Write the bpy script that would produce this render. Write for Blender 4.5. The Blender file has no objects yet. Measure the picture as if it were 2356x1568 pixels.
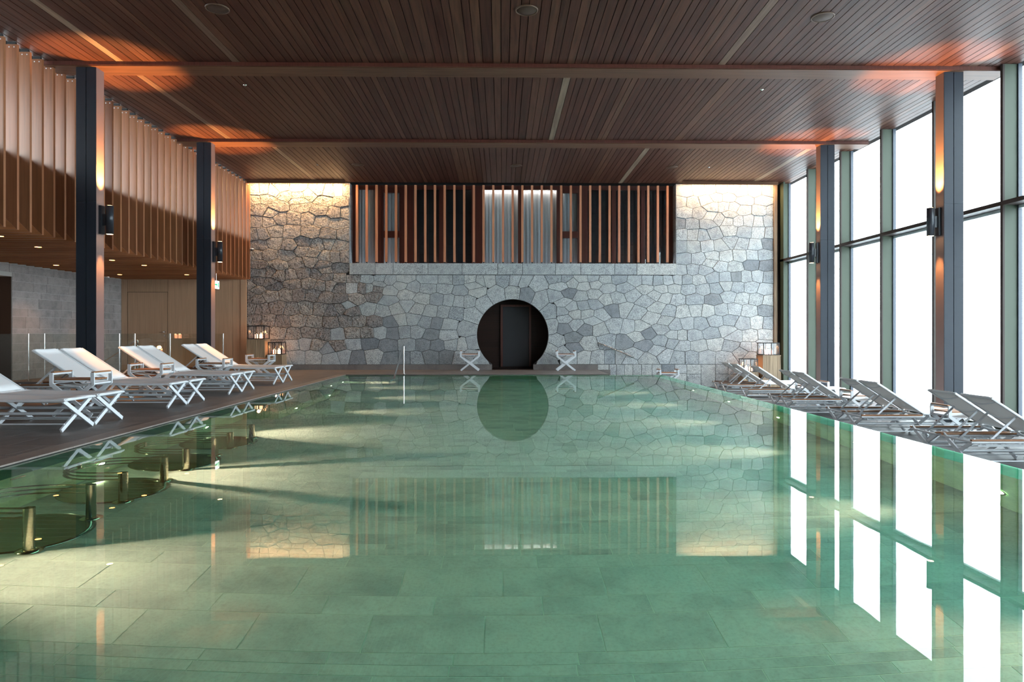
import bpy, math, random
from mathutils import Vector, Matrix
R = math.radians
random.seed(7)
scn = bpy.context.scene
COL = scn.collection

# ------------------------------------------------------------------ camera
cam_d = bpy.data.cameras.new('camera')
cam_d.sensor_width = 36.0
cam_d.lens = 24.0
cam_d.shift_y = -18.0 / 2356.0
cam_d.clip_end = 500
cam = bpy.data.objects.new('camera', cam_d)
cam.location = (0.0, 0.0, 1.15)
cam.rotation_euler = (R(90), 0, -math.atan(23.0 / 1570.0))
COL.objects.link(cam)
scn.camera = cam

# ------------------------------------------------------------------ world: flat white overcast sky
W = bpy.data.worlds.new('world')
scn.world = W
W.use_nodes = True
bg = W.node_tree.nodes['Background']
bg.inputs['Color'].default_value = (0.80, 0.92, 1.0, 1)
bg.inputs['Strength'].default_value = 4.6

# ------------------------------------------------------------------ view and sampling
scn.view_settings.view_transform = 'Standard'
scn.view_settings.look = 'None'
scn.view_settings.exposure = 1.45
scn.view_settings.gamma = 1.0
scn.view_settings.use_curve_mapping = False
cy = scn.cycles
cy.use_denoising = True
cy.use_adaptive_sampling = True
cy.adaptive_threshold = 0.05
cy.max_bounces = 5
cy.diffuse_bounces = 2
cy.glossy_bounces = 4
cy.transmission_bounces = 5
cy.transparent_max_bounces = 12
cy.sample_clamp_indirect = 8.0

WARM = (1.0, 0.44, 0.13)

def add_light(name, kind, loc, energy, color, parent=None, **kw):
    d = bpy.data.lights.new(name, kind)
    d.energy = energy
    d.color = color
    for k, v in kw.items():
        if k not in ('rot', 'portal', 'aim'):
            setattr(d, k, v)
    o = bpy.data.objects.new(name, d)
    COL.objects.link(o)
    o.location = loc
    if 'rot' in kw:
        o.rotation_euler = kw['rot']
    if 'aim' in kw:
        o.rotation_euler = (Vector(kw['aim']) - Vector(loc)).to_track_quat('-Z', 'Y').to_euler()
    if kw.get('portal'):
        d.cycles.is_portal = True
    if parent:
        o.parent = parent
        o.matrix_parent_inverse = parent.matrix_basis.inverted()
    return o

# light portals in the glazing: they emit nothing, they only guide the sampling of the sky
add_light('window_portal', 'AREA', (9.4, 8.25, 2.65), 1, (1, 1, 1), shape='RECTANGLE', size=27.4, size_y=6.6,
          rot=(R(90), 0, R(90)), portal=True)
add_light('gallery_portal', 'AREA', (-9.95, 8.25, 4.6), 1, (1, 1, 1), shape='RECTANGLE', size=27.4, size_y=2.6,
          rot=(R(90), 0, R(-90)), portal=True)
# concealed strip lamps behind the wooden cornice of the stone wall
add_light('cornice_strip', 'AREA', (-6.35, 21.26, 5.82), 78, (1.0, 0.58, 0.26), shape='RECTANGLE', size=2.95, size_y=0.05, rot=(R(14), 0, 0))
add_light('cornice_strip', 'AREA', (7.08, 21.26, 5.82), 48, (1.0, 0.60, 0.30), shape='RECTANGLE', size=2.85, size_y=0.05, rot=(R(14), 0, 0))

# ------------------------------------------------------------------ materials
MATS = {}
def new_mat(name):
    m = bpy.data.materials.new(name)
    m.use_nodes = True
    nt = m.node_tree
    p = nt.nodes['Principled BSDF']
    MATS[name] = m
    return m, nt, p

def L(nt, a, b):
    nt.links.new(a, b)

def plain(name, col, rough=0.5, metal=0.0, spec=0.5, emit=None, estr=0.0, bump=0.0, bscale=200):
    m, nt, p = new_mat(name)
    p.inputs['Base Color'].default_value = (*col, 1)
    p.inputs['Roughness'].default_value = rough
    p.inputs['Metallic'].default_value = metal
    p.inputs['Specular IOR Level'].default_value = spec
    if emit:
        p.inputs['Emission Color'].default_value = (*emit, 1)
        p.inputs['Emission Strength'].default_value = estr
    if bump:
        t = nt.nodes.new('ShaderNodeTexNoise'); t.inputs['Scale'].default_value = bscale
        b = nt.nodes.new('ShaderNodeBump'); b.inputs['Strength'].default_value = bump; b.inputs['Distance'].default_value = 0.002
        c = nt.nodes.new('ShaderNodeTexCoord')
        L(nt, c.outputs['Object'], t.inputs['Vector']); L(nt, t.outputs['Fac'], b.inputs['Height']); L(nt, b.outputs['Normal'], p.inputs['Normal'])
    return m

def rnd_node(nt):
    """random value for the object plus the mesh island"""
    oi = nt.nodes.new('ShaderNodeObjectInfo'); ge = nt.nodes.new('ShaderNodeNewGeometry')
    a = nt.nodes.new('ShaderNodeMath'); a.operation = 'ADD'
    f = nt.nodes.new('ShaderNodeMath'); f.operation = 'FRACT'
    L(nt, oi.outputs['Random'], a.inputs[0]); L(nt, ge.outputs['Random Per Island'], a.inputs[1]); L(nt, a.outputs[0], f.inputs[0])
    return f.outputs[0]

def coords(nt, rnd, scale):
    tc = nt.nodes.new('ShaderNodeTexCoord')
    mu = nt.nodes.new('ShaderNodeMath'); mu.operation = 'MULTIPLY'; mu.inputs[1].default_value = 57.0
    L(nt, rnd, mu.inputs[0])
    ad = nt.nodes.new('ShaderNodeVectorMath'); ad.operation = 'ADD'
    L(nt, tc.outputs['Object'], ad.inputs[0]); L(nt, mu.outputs[0], ad.inputs[1])
    mp = nt.nodes.new('ShaderNodeMapping'); mp.inputs['Scale'].default_value = scale
    L(nt, ad.outputs[0], mp.inputs['Vector'])
    return mp.outputs[0]

def ramp(nt, fac, stops):
    r = nt.nodes.new('ShaderNodeValToRGB')
    e = r.color_ramp.elements
    while len(e) < len(stops):
        e.new(0.5)
    for el, (pos, c) in zip(e, stops):
        el.position = pos; el.color = (*c, 1)
    L(nt, fac, r.inputs['Fac'])
    return r.outputs['Color']

def mixc(nt, fac, a, b, mode='MIX'):
    x = nt.nodes.new('ShaderNodeMix'); x.data_type = 'RGBA'; x.blend_type = mode
    for sock, v in ((x.inputs[0], fac), (x.inputs[6], a), (x.inputs[7], b)):
        if isinstance(v, (float, int)): sock.default_value = v
        elif isinstance(v, tuple): sock.default_value = (*v, 1)
        else: L(nt, v, sock)
    return x.outputs[2]

def wood(name, stops, scale, rough=0.38, grain=0.45, spec=0.5, bump=0.08):
    """stops: ramp over the random value of each board; scale: grain stretch"""
    m, nt, p = new_mat(name)
    r = rnd_node(nt)
    v = coords(nt, r, scale)
    n = nt.nodes.new('ShaderNodeTexNoise'); n.inputs['Scale'].default_value = 1.0; n.inputs['Detail'].default_value = 3; n.inputs['Distortion'].default_value = 0.6
    L(nt, v, n.inputs['Vector'])
    base = ramp(nt, r, stops)
    g = ramp(nt, n.outputs['Fac'], [(0.25, (1 - grain,) * 3), (0.55, (1, 1, 1)), (0.8, (1 + grain * 0.6,) * 3)])
    c = mixc(nt, 1.0, base, g, 'MULTIPLY')
    L(nt, c, p.inputs['Base Color'])
    p.inputs['Roughness'].default_value = rough
    p.inputs['Specular IOR Level'].default_value = spec
    b = nt.nodes.new('ShaderNodeBump'); b.inputs['Strength'].default_value = bump; b.inputs['Distance'].default_value = 0.003
    L(nt, n.outputs['Fac'], b.inputs['Height']); L(nt, b.outputs['Normal'], p.inputs['Normal'])
    return m

def stone(name, stops, fine=55.0, bump=0.5, dist=0.012, rough=0.85, speck=0.35, coarse=7.0, spec=0.3):
    m, nt, p = new_mat(name)
    r = rnd_node(nt)
    v = coords(nt, r, (1, 1, 1))
    n1 = nt.nodes.new('ShaderNodeTexNoise'); n1.inputs['Scale'].default_value = fine; n1.inputs['Detail'].default_value = 2; n1.inputs['Roughness'].default_value = 0.7
    n2 = nt.nodes.new('ShaderNodeTexNoise'); n2.inputs['Scale'].default_value = coarse; n2.inputs['Detail'].default_value = 4; n2.inputs['Roughness'].default_value = 0.65
    L(nt, v, n1.inputs['Vector']); L(nt, v, n2.inputs['Vector'])
    base = ramp(nt, r, stops)
    sp = ramp(nt, n1.outputs['Fac'], [(0.30, (1 - speck * 1.6,) * 3), (0.50, (1, 1, 1)), (0.72, (1 + speck * 0.7,) * 3)])
    cl = ramp(nt, n2.outputs['Fac'], [(0.30, (0.72, 0.72, 0.74)), (0.55, (1, 1, 1)), (0.8, (1.12, 1.1, 1.06))])
    c = mixc(nt, 1.0, mixc(nt, 1.0, base, sp, 'MULTIPLY'), cl, 'MULTIPLY')
    L(nt, c, p.inputs['Base Color'])
    p.inputs['Roughness'].default_value = rough
    p.inputs['Specular IOR Level'].default_value = spec
    ad = nt.nodes.new('ShaderNodeMath'); ad.operation = 'MULTIPLY_ADD'; ad.inputs[1].default_value = 0.45
    L(nt, n1.outputs['Fac'], ad.inputs[0]); L(nt, n2.outputs['Fac'], ad.inputs[2])
    b = nt.nodes.new('ShaderNodeBump'); b.inputs['Strength'].default_value = bump; b.inputs['Distance'].default_value = dist
    L(nt, ad.outputs[0], b.inputs['Height']); L(nt, b.outputs['Normal'], p.inputs['Normal'])
    return m

def glass(name, tint=(1, 1, 1), ior=1.45, gcol=(1, 1, 1), k=1.0):
    """thin pane: clear transmission and a fresnel reflection"""
    m, nt, p = new_mat(name)
    nt.nodes.remove(p)
    out = nt.nodes['Material Output']
    f = nt.nodes.new('ShaderNodeFresnel')
    ge = nt.nodes.new('ShaderNodeNewGeometry')
    ma = nt.nodes.new('ShaderNodeMath'); ma.operation = 'MULTIPLY_ADD'; ma.inputs[1].default_value = 1.0 / ior - ior; ma.inputs[2].default_value = ior
    L(nt, ge.outputs['Backfacing'], ma.inputs[0]); L(nt, ma.outputs[0], f.inputs['IOR'])   # same reflectance from both sides of the pane
    t = nt.nodes.new('ShaderNodeBsdfTransparent'); t.inputs['Color'].default_value = (*tint, 1)
    g = nt.nodes.new('ShaderNodeBsdfGlossy'); g.inputs['Roughness'].default_value = 0.0; g.inputs['Color'].default_value = (*gcol, 1)
    x = nt.nodes.new('ShaderNodeMixShader')
    mu = nt.nodes.new('ShaderNodeMath'); mu.operation = 'MULTIPLY'; mu.inputs[1].default_value = k; mu.use_clamp = True
    L(nt, f.outputs[0], mu.inputs[0]); L(nt, mu.outputs[0], x.inputs[0]); L(nt, t.outputs[0], x.inputs[1]); L(nt, g.outputs[0], x.inputs[2]); L(nt, x.outputs[0], out.inputs['Surface'])
    return m

def water_mat():
    m, nt, p = new_mat('water')
    nt.nodes.remove(p)
    out = nt.nodes['Material Output']
    f = nt.nodes.new('ShaderNodeFresnel'); f.inputs['IOR'].default_value = 1.333
    t = nt.nodes.new('ShaderNodeBsdfRefraction'); t.inputs['IOR'].default_value = 1.333; t.inputs['Roughness'].default_value = 0.0
    t.inputs['Color'].default_value = (0.54, 0.99, 0.88, 1)
    g = nt.nodes.new('ShaderNodeBsdfGlossy'); g.inputs['Roughness'].default_value = 0.0
    n = nt.nodes.new('ShaderNodeTexNoise'); n.inputs['Scale'].default_value = 3.0; n.inputs['Detail'].default_value = 1.0
    tc = nt.nodes.new('ShaderNodeTexCoord'); L(nt, tc.outputs['Object'], n.inputs['Vector'])
    b = nt.nodes.new('ShaderNodeBump'); b.inputs['Strength'].default_value = 0.02; b.inputs['Distance'].default_value = 0.01
    L(nt, n.outputs['Fac'], b.inputs['Height'])
    L(nt, b.outputs['Normal'], g.inputs['Normal'])
    x = nt.nodes.new('ShaderNodeMixShader')
    L(nt, f.outputs[0], x.inputs[0]); L(nt, t.outputs[0], x.inputs[1]); L(nt, g.outputs[0], x.inputs[2]); L(nt, x.outputs[0], out.inputs['Surface'])
    return m

water_mat()
wood('ceiling_wood', [(0.0, (0.040, 0.015, 0.010)), (0.3, (0.060, 0.024, 0.016)), (0.6, (0.050, 0.018, 0.0125)), (0.9, (0.078, 0.033, 0.021)), (0.965, (0.084, 0.037, 0.023)), (0.985, (0.18, 0.13, 0.095))], (22, 0.9, 22), rough=0.48, grain=0.5, spec=0.12)
wood('beam_wood', [(0.0, (0.075, 0.036, 0.022)), (1.0, (0.10, 0.048, 0.029))], (0.9, 18, 18), rough=0.5, grain=0.4, spec=0.12)
wood('slat_wood', [(0.0, (0.26, 0.10, 0.042)), (0.25, (0.24, 0.10, 0.045)), (0.5, (0.28, 0.115, 0.055)), (0.75, (0.20, 0.075, 0.03)), (0.88, (0.26, 0.10, 0.045)), (1.0, (0.12, 0.04, 0.016))], (26, 26, 0.9), rough=0.4, grain=0.25)
wood('soffit_wood', [(0.0, (0.36, 0.135, 0.052)), (0.5, (0.42, 0.165, 0.065)), (1.0, (0.34, 0.12, 0.047))], (0.9, 26, 26), rough=0.45, grain=0.3)
wood('screen_wood', [(0.0, (0.42, 0.15, 0.07)), (0.5, (0.50, 0.21, 0.11)), (1.0, (0.46, 0.17, 0.09))], (26, 26, 0.9), rough=0.5, grain=0.25)
wood('mahogany', [(0.0, (0.075, 0.020, 0.014)), (1.0, (0.10, 0.028, 0.018))], (26, 26, 1.2), rough=0.4, grain=0.3)
wood('oak_panel', [(0.0, (0.44, 0.285, 0.18)), (1.0, (0.48, 0.315, 0.205))], (60, 60, 1.0), rough=0.45, grain=0.22)
wood('plinth_wood', [(0.0, (0.26, 0.17, 0.10)), (0.5, (0.34, 0.24, 0.15)), (1.0, (0.22, 0.14, 0.08))], (30, 30, 1.4), rough=0.55, grain=0.4)
wood('niche_wood', [(0.0, (0.018, 0.007, 0.0045)), (1.0, (0.024, 0.010, 0.006))], (1, 30, 30), rough=0.45, grain=0.3, spec=0.25)
wood('teak', [(0.0, (0.26, 0.10, 0.035)), (1.0, (0.34, 0.145, 0.055))], (3, 40, 40), rough=0.45, grain=0.3)
stone('granite', [(0.0, (0.36, 0.38, 0.39)), (0.25, (0.43, 0.45, 0.46)), (0.5, (0.31, 0.335, 0.355)), (0.75, (0.47, 0.48, 0.47)), (1.0, (0.38, 0.395, 0.395))], bump=0.5, speck=0.5)
stone('granite_rough', [(0.0, (0.26, 0.24, 0.23)), (0.3, (0.34, 0.32, 0.30)), (0.6, (0.22, 0.21, 0.21)), (1.0, (0.31, 0.28, 0.26))], fine=22, bump=1.0, dist=0.075, coarse=7, speck=0.42)  # rough-hewn stones; base tone also lowered to carry their grazing-light shade
stone('granite_dark', [(0.0, (0.20, 0.215, 0.235)), (0.5, (0.25, 0.265, 0.285)), (1.0, (0.22, 0.235, 0.245))], bump=0.5, dist=0.02)
plain('mortar', (0.03, 0.03, 0.032), 0.95)
stone('grey_block', [(0.0, (0.225, 0.205, 0.203)), (0.5, (0.285, 0.262, 0.26)), (1.0, (0.25, 0.228, 0.226))], fine=40, bump=0.15, dist=0.005, speck=0.1, coarse=4)
plain('block_joint', (0.36, 0.35, 0.34), 0.9)
stone('deck_slab', [(0.0, (0.145, 0.127, 0.121)), (0.5, (0.175, 0.156, 0.148)), (1.0, (0.155, 0.136, 0.132))], fine=60, bump=0.06, dist=0.003, rough=0.5, speck=0.12, coarse=2.5, spec=0.35)
stone('deck_slab_dimmed', [(0.0, (0.060, 0.056, 0.056)), (0.5, (0.075, 0.070, 0.070)), (1.0, (0.066, 0.060, 0.060))], fine=60, bump=0.06, dist=0.003, rough=0.55, speck=0.12, coarse=2.5, spec=0.2)  # the deck stone again, its colour darkened to offset the strong window light
stone('coping_slab', [(0.0, (0.22, 0.185, 0.165)), (1.0, (0.25, 0.21, 0.19))], fine=60, bump=0.08, dist=0.003, rough=0.45, speck=0.1, coarse=3, spec=0.5)
plain('deck_joint', (0.05, 0.045, 0.042), 0.8)
stone('pool_tile', [(0.0, (0.74, 0.79, 0.72)), (0.35, (0.80, 0.84, 0.77)), (0.7, (0.77, 0.81, 0.74)), (1.0, (0.82, 0.86, 0.79))], fine=45, bump=0.03, dist=0.002, rough=0.7, speck=0.07, coarse=1.6, spec=0.3)
plain('pool_grout', (0.92, 0.92, 0.80), 0.8)
stone('pool_wall', [(0.0, (0.50, 0.80, 0.55)), (1.0, (0.53, 0.83, 0.58))], fine=40, bump=0.02, dist=0.002, rough=0.6, speck=0.06, coarse=2.0)
plain('column_metal', (0.022, 0.028, 0.039), 0.45, 0.0, 0.22)
plain('column_side', (0.15, 0.105, 0.10), 0.5, 0.0, 0.4)
plain('lamp_metal', (0.018, 0.023, 0.032), 0.4, 0.0, 0.5)
plain('black_metal', (0.012, 0.012, 0.014), 0.45)
plain('groove_black', (0.003, 0.003, 0.003), 0.9, spec=0.03)
plain('mullion_green', (0.046, 0.060, 0.042), 0.5, spec=0.25)
plain('mullion_edge', (0.035, 0.026, 0.023), 0.5, spec=0.2)
plain('frame_blue', (0.02, 0.03, 0.05), 0.4)
plain('frame_light', (0.38, 0.44, 0.46), 0.4)
plain('white_metal', (0.62, 0.645, 0.68), 0.4)
plain('chrome', (0.70, 0.70, 0.70), 0.06, 1.0)
plain('steel_pool', (0.60, 0.52, 0.39), 0.16, 1.0)
plain('plate_steel', (0.42, 0.40, 0.36), 0.15, 1.0)
plain('snow', (0.85, 0.86, 0.88), 0.9)
plain('dark_blind', (0.010, 0.014, 0.020), 0.6)
plain('plaster', (0.30, 0.29, 0.28), 0.9)
plain('door_dark', (0.034, 0.034, 0.039), 0.45, spec=0.3)
plain('speaker_brown', (0.05, 0.028, 0.02), 0.6, spec=0.2)
plain('sign_white', (0.8, 0.85, 0.8), 0.5, emit=(0.9, 1.0, 0.95), estr=1.3)
plain('sign_green', (0.0, 0.30, 0.10), 0.5, emit=(0.0, 0.55, 0.18), estr=0.6)
plain('lamp_glow', (1, 0.8, 0.5), 0.5, emit=(1.0, 0.62, 0.28), estr=14)
plain('pool_lamp_glow', (1, 0.9, 0.7), 0.5, emit=(1.0, 0.80, 0.50), estr=22)
plain('down_glow', (1, 0.7, 0.4), 0.5, emit=(1.0, 0.40, 0.09), estr=9)
plain('candle_glow', (1, 0.6, 0.4), 0.6, emit=(1.0, 0.36, 0.18), estr=2.2)
plain('flame_glow', (1, 0.8, 0.5), 0.5, emit=(1.0, 0.62, 0.25), estr=12)
plain('brass_dim', (0.085, 0.048, 0.03), 0.5, 0.0, spec=0.2)
glass('window_glass', (0.97, 0.99, 0.98), 1.35)
glass('rail_glass', (0.90, 0.93, 0.91), 1.5)
glass('lantern_glass', (0.95, 0.96, 0.97), 1.45)
glass('screen_glass', (0.85, 0.88, 0.9), 1.5, k=1.0)
# curtains: soft vertical folds
m, nt, p = new_mat('curtain')
p.inputs['Base Color'].default_value = (0.75, 0.78, 0.80, 1); p.inputs['Roughness'].default_value = 0.9
# sling fabric: a little light comes through it
m, nt, p = new_mat('sling')
p.inputs['Base Color'].default_value = (0.88, 0.88, 0.90, 1); p.inputs['Roughness'].default_value = 0.75
tr = nt.nodes.new('ShaderNodeBsdfTranslucent'); tr.inputs['Color'].default_value = (0.62, 0.60, 0.57, 1)
mx = nt.nodes.new('ShaderNodeMixShader'); mx.inputs[0].default_value = 0.22
L(nt, p.outputs[0], mx.inputs[1]); L(nt, tr.outputs[0], mx.inputs[2]); L(nt, mx.outputs[0], nt.nodes['Material Output'].inputs['Surface'])

# ------------------------------------------------------------------ mesh helpers
class MB:
    def __init__(s):
        s.v = []; s.f = []; s.sm = []
    def face(s, idx, smooth=False):
        s.f.append(tuple(idx)); s.sm.append(smooth)
    def box(s, x0, x1, y0, y1, z0, z1):
        i = len(s.v)
        s.v += [(x0, y0, z0), (x1, y0, z0), (x1, y1, z0), (x0, y1, z0), (x0, y0, z1), (x1, y0, z1), (x1, y1, z1), (x0, y1, z1)]
        for q in ((0, 3, 2, 1), (4, 5, 6, 7), (0, 1, 5, 4), (1, 2, 6, 5), (2, 3, 7, 6), (3, 0, 4, 7)):
            s.face([i + k for k in q])
        return s
    def bevbox(s, x0, x1, y0, y1, z0, z1, b):
        """box whose top edges are chamfered"""
        i = len(s.v)
        s.v += [(x0, y0, z0), (x1, y0, z0), (x1, y1, z0), (x0, y1, z0), (x0, y0, z1 - b), (x1, y0, z1 - b), (x1, y1, z1 - b), (x0, y1, z1 - b),
                (x0 + b, y0 + b, z1), (x1 - b, y0 + b, z1), (x1 - b, y1 - b, z1), (x0 + b, y1 - b, z1)]
        for q in ((0, 3, 2, 1), (0, 1, 5, 4), (1, 2, 6, 5), (2, 3, 7, 6), (3, 0, 4, 7), (4, 5, 9, 8), (5, 6, 10, 9), (6, 7, 11, 10), (7, 4, 8, 11), (8, 9, 10, 11)):
            s.face([i + k for k in q])
        return s
    def bar(s, p0, p1, w, t, up=(0, 0, 1)):
        """flat bar from p0 to p1: w across (in the plane of up), t the other way"""
        a = Vector(p0); b = Vector(p1); d = (b - a).normalized()
        u = Vector(up); n = d.cross(u)
        if n.length < 1e-4: n = d.cross(Vector((1, 0, 0)))
        n.normalize(); u = n.cross(d).normalized()
        i = len(s.v)
        for q in (a, b):
            for e, g in ((-1, -1), (1, -1), (1, 1), (-1, 1)):
                s.v.append(tuple(q + n * (e * t / 2) + u * (g * w / 2)))
        for q in ((0, 3, 2, 1), (4, 5, 6, 7), (0, 1, 5, 4), (1, 2, 6, 5), (2, 3, 7, 6), (3, 0, 4, 7)):
            s.face([i + k for k in q])
        return s
    def tube(s, pts, r, n=10, closed=False, caps=True):
        P = [Vector(p) for p in pts]; m = len(P); rings = []
        ref = None
        for k in range(m):
            if closed: d = P[(k + 1) % m] - P[k - 1]
            elif k == 0: d = P[1] - P[0]
            elif k == m - 1: d = P[-1] - P[-2]
            else: d = (P[k + 1] - P[k]).normalized() + (P[k] - P[k - 1]).normalized()
            d.normalize()
            if ref is None:
                ref = d.cross(Vector((0, 0, 1)))
                if ref.length < 1e-3: ref = Vector((1, 0, 0))
            a = (ref - d * ref.dot(d)).normalized(); ref = a
            b = d.cross(a)
            i = len(s.v)
            for q in range(n):
                t = 2 * math.pi * q / n
                s.v.append(tuple(P[k] + (a * math.cos(t) + b * math.sin(t)) * r))
            rings.append(i)
        for k in range(m if closed else m - 1):
            a, b = rings[k], rings[(k + 1) % m]
            for q in range(n):
                s.face((a + q, a + (q + 1) % n, b + (q + 1) % n, b + q), True)
        if caps and not closed:
            for i, rev in ((rings[0], True), (rings[-1], False)):
                j = len(s.v)
                s.v += [s.v[i + q] for q in range(n)]
                idx = list(range(j, j + n))
                s.face(idx[::-1] if rev else idx)
        return s
    def disc(s, c, r, n=24, down=True):
        i = len(s.v)
        for q in range(n):
            t = 2 * math.pi * q / n
            s.v.append((c[0] + r * math.cos(t), c[1] + r * math.sin(t), c[2]))
        idx = list(range(i, i + n))
        s.face(idx[::-1] if down else idx)
        return s
    def lathe(s, prof, n=24, c=(0, 0, 0)):
        rings = []
        for (r, z) in prof:
            i = len(s.v)
            for q in range(n):
                t = 2 * math.pi * q / n
                s.v.append((c[0] + r * math.cos(t), c[1] + r * math.sin(t), c[2] + z))
            rings.append(i)
        for a, b in zip(rings, rings[1:]):
            for q in range(n):
                s.face((a + q, a + (q + 1) % n, b + (q + 1) % n, b + q), True)
        return s
    def prism(s, poly, axis, a0, a1):
        """2d polygon extruded along an axis ('x': poly=(y,z), 'y': poly=(x,z), 'z': poly=(x,y))"""
        def pt(p, a):
            return {'x': (a, p[0], p[1]), 'y': (p[0], a, p[1]), 'z': (p[0], p[1], a)}[axis]
        n = len(poly); i = len(s.v)
        s.v += [pt(p, a0) for p in poly] + [pt(p, a1) for p in poly]
        area = sum(poly[k][0] * poly[(k + 1) % n][1] - poly[(k + 1) % n][0] * poly[k][1] for k in range(n))
        flip = (area < 0) ^ (axis == 'y')
        lo = list(range(i, i + n)); hi = list(range(i + n, i + 2 * n))
        s.face(lo if flip else lo[::-1]); s.face(hi[::-1] if flip else hi)
        for k in range(n):
            q = (i + k, i + (k + 1) % n, i + n + (k + 1) % n, i + n + k)
            s.face(q[::-1] if flip else q)
        return s
    def mesh(s, name, mat):
        me = bpy.data.meshes.new(name)
        me.from_pydata(s.v, [], s.f)
        me.polygons.foreach_set('use_smooth', s.sm)
        me.materials.append(MATS[mat])
        me.update()
        return me
    def build(s, name, mat, parent=None, loc=(0, 0, 0)):
        return put(name, s.mesh(name, mat), parent, loc)

def put(name, me, parent=None, loc=(0, 0, 0)):
    o = bpy.data.objects.new(name, me)
    COL.objects.link(o)
    o.location = loc
    o.parent = parent
    return o

def tag(o, label=None, cat=None, group=None, kind=None):
    if label: o['label'] = label
    if cat: o['category'] = cat
    if group: o['group'] = group
    if kind: o['kind'] = kind
    return o

def empty(name, loc=(0, 0, 0), rz=0.0):
    o = bpy.data.objects.new(name, None)
    o.empty_display_size = 0.1
    COL.objects.link(o)
    o.location = loc
    o.rotation_euler = (0, 0, rz)
    return o

def copy_tree(o, parent=None):
    c = o.copy()
    COL.objects.link(c)
    c.parent = parent
    for ch in [x for x in bpy.data.objects if x.parent == o]:
        copy_tree(ch, c)
    return c

def B(*a):
    return MB().box(*a)

ORD = ['nearest', 'second', 'third', 'fourth', 'fifth', 'sixth', 'seventh', 'eighth', 'ninth', 'tenth']

# ================================================================== THE SETTING
ZC = 5.88            # ceiling underside
ZL = -0.55           # lower deck on the window side
ZW = -0.02           # water
YW = 21.5            # stone wall face
Y0 = -5.0            # end of the hall behind the camera

# ---------------- upper deck
fl = MB()
fl.box(-12.6, -4.36, Y0, 22.4, -0.40, -0.014)
fl.box(-4.36, 3.0, 19.11, 22.4, -0.40, -0.014)
fl.box(-4.36, 4.48, Y0, 1.0, -0.40, -0.014)
floor = tag(fl.build('floor', 'deck_joint'), 'dark grey stone slab deck around the pool', kind='structure')
slab = {}
def slabs(x0, x1, y0, y1, w=1.2, d=0.6, z=0.0, parent=None, mat='deck_slab'):
    row = 0; y = y0
    while y < y1 - 0.02:
        h = min(d, y1 - y)
        x = x0 - (row % 3) * w / 3
        while x < x1 - 0.02:
            a = max(x, x0); b = min(x + w, x1)
            if b - a > 0.03:
                k = (round(b - a, 2), round(h, 2), mat)
                if k not in slab:
                    slab[k] = B(0, k[0] - 0.004, 0, k[1] - 0.004, -0.014, 0).mesh('slab', mat)
                put('slab', slab[k], parent, (a, y, z))
            x += w
        y += d; row += 1
slabs(-11.87, -4.57, 6.5, 21.5, parent=floor)
slabs(-4.57, 3.0, 19.1, 21.5, parent=floor)
near = MB()
near.box(-11.87, -4.57, Y0, 6.49, -0.014, 0); near.box(-4.57, 4.48, Y0, 0.99, -0.014, 0)
near.build('slab_field', 'deck_slab', floor)
y = 1.0
while y < 19.0:
    B(-4.57, -4.352, y, min(y + 1.196, 19.1), -0.014, 0.0).build('coping_slab', 'coping_slab', floor); y += 1.2

# ---------------- lower deck with the two steps down to it
lf = MB()
lf.box(4.49, 9.3, Y0, 22.4, ZL - 0.3, ZL - 0.014); lf.box(3.0, 4.49, 19.11, 22.4, ZL - 0.3, ZL - 0.014)
floor2 = tag(lf.build('floor', 'deck_joint'), 'lower grey stone deck along the window wall', kind='structure')
slabs(4.49, 9.05, 6.5, 21.5, z=ZL, parent=floor2, mat='deck_slab_dimmed')
slabs(3.76, 4.49, 19.11, 21.5, z=ZL, parent=floor2, mat='deck_slab_dimmed')
B(4.49, 9.05, Y0, 6.49, ZL - 0.014, ZL).build('slab_field', 'deck_slab_dimmed', floor2)
B(3.0, 3.38, 19.31, YW, ZL - 0.014, -0.18).build('stair_tread', 'deck_slab', floor2)
B(3.38, 3.76, 19.31, YW, ZL - 0.014, -0.365).build('stair_tread', 'deck_slab', floor2)

# ---------------- pool shell
pool = tag(B(-4.6, 4.5, 0.9, 19.2, -1.5, -1.2235).build('pool_basin', 'pool_grout'), 'tiled swimming pool basin filling the hall', kind='structure')
B(-4.355, -4.0, 0.95, 19.1, -1.232, -0.045).build('pool_wall', 'pool_wall', pool)
B(4.15, 4.485, 0.95, 19.1, -1.5, -0.032).build('pool_wall', 'pool_wall', pool)
B(-4.0, 4.15, 18.75, 19.105, -1.232, -0.045).build('pool_wall', 'pool_wall', pool)
B(-4.0, 4.15, 0.95, 1.2, -1.232, -0.045).build('pool_wall', 'pool_wall', pool)
B(4.485, 4.505, 0.95, 19.3, ZL, -0.034).build('overflow_face', 'deck_slab', pool)
B(3.0, 4.5, 19.105, 19.31, ZL, -0.03).build('overflow_face', 'deck_slab', pool)
for k in range(4):
    B(-4.0, -2.70, 18.75 - 0.45 * (k + 1), 18.75 - 0.45 * k, -1.232, -0.25 - 0.25 * k).build('pool_step', 'pool_tile', pool)
bench = B(-4.0, -3.45, 10.6, 14.6, -1.232, -0.34).build('jet_bench', 'pool_wall', pool)
for k in range(9):
    B(-3.45, -3.447, 10.95 + 0.4 * k, 11.15 + 0.4 * k, -0.50, -0.475).build('jet_slot', 'groove_black', bench)
for yy in (5.69, 8.06, 10.25):
    B(-4.0, -3.985, yy - 0.08, yy + 0.08, -0.155, -0.115).build('jet_nozzle', 'steel_pool', pool)
for yy in (6.8, 9.1, 11.3, 13.6):
    B(4.135, 4.15, yy - 0.08, yy + 0.08, -0.30, -0.26).build('jet_nozzle', 'steel_pool', pool)
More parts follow.
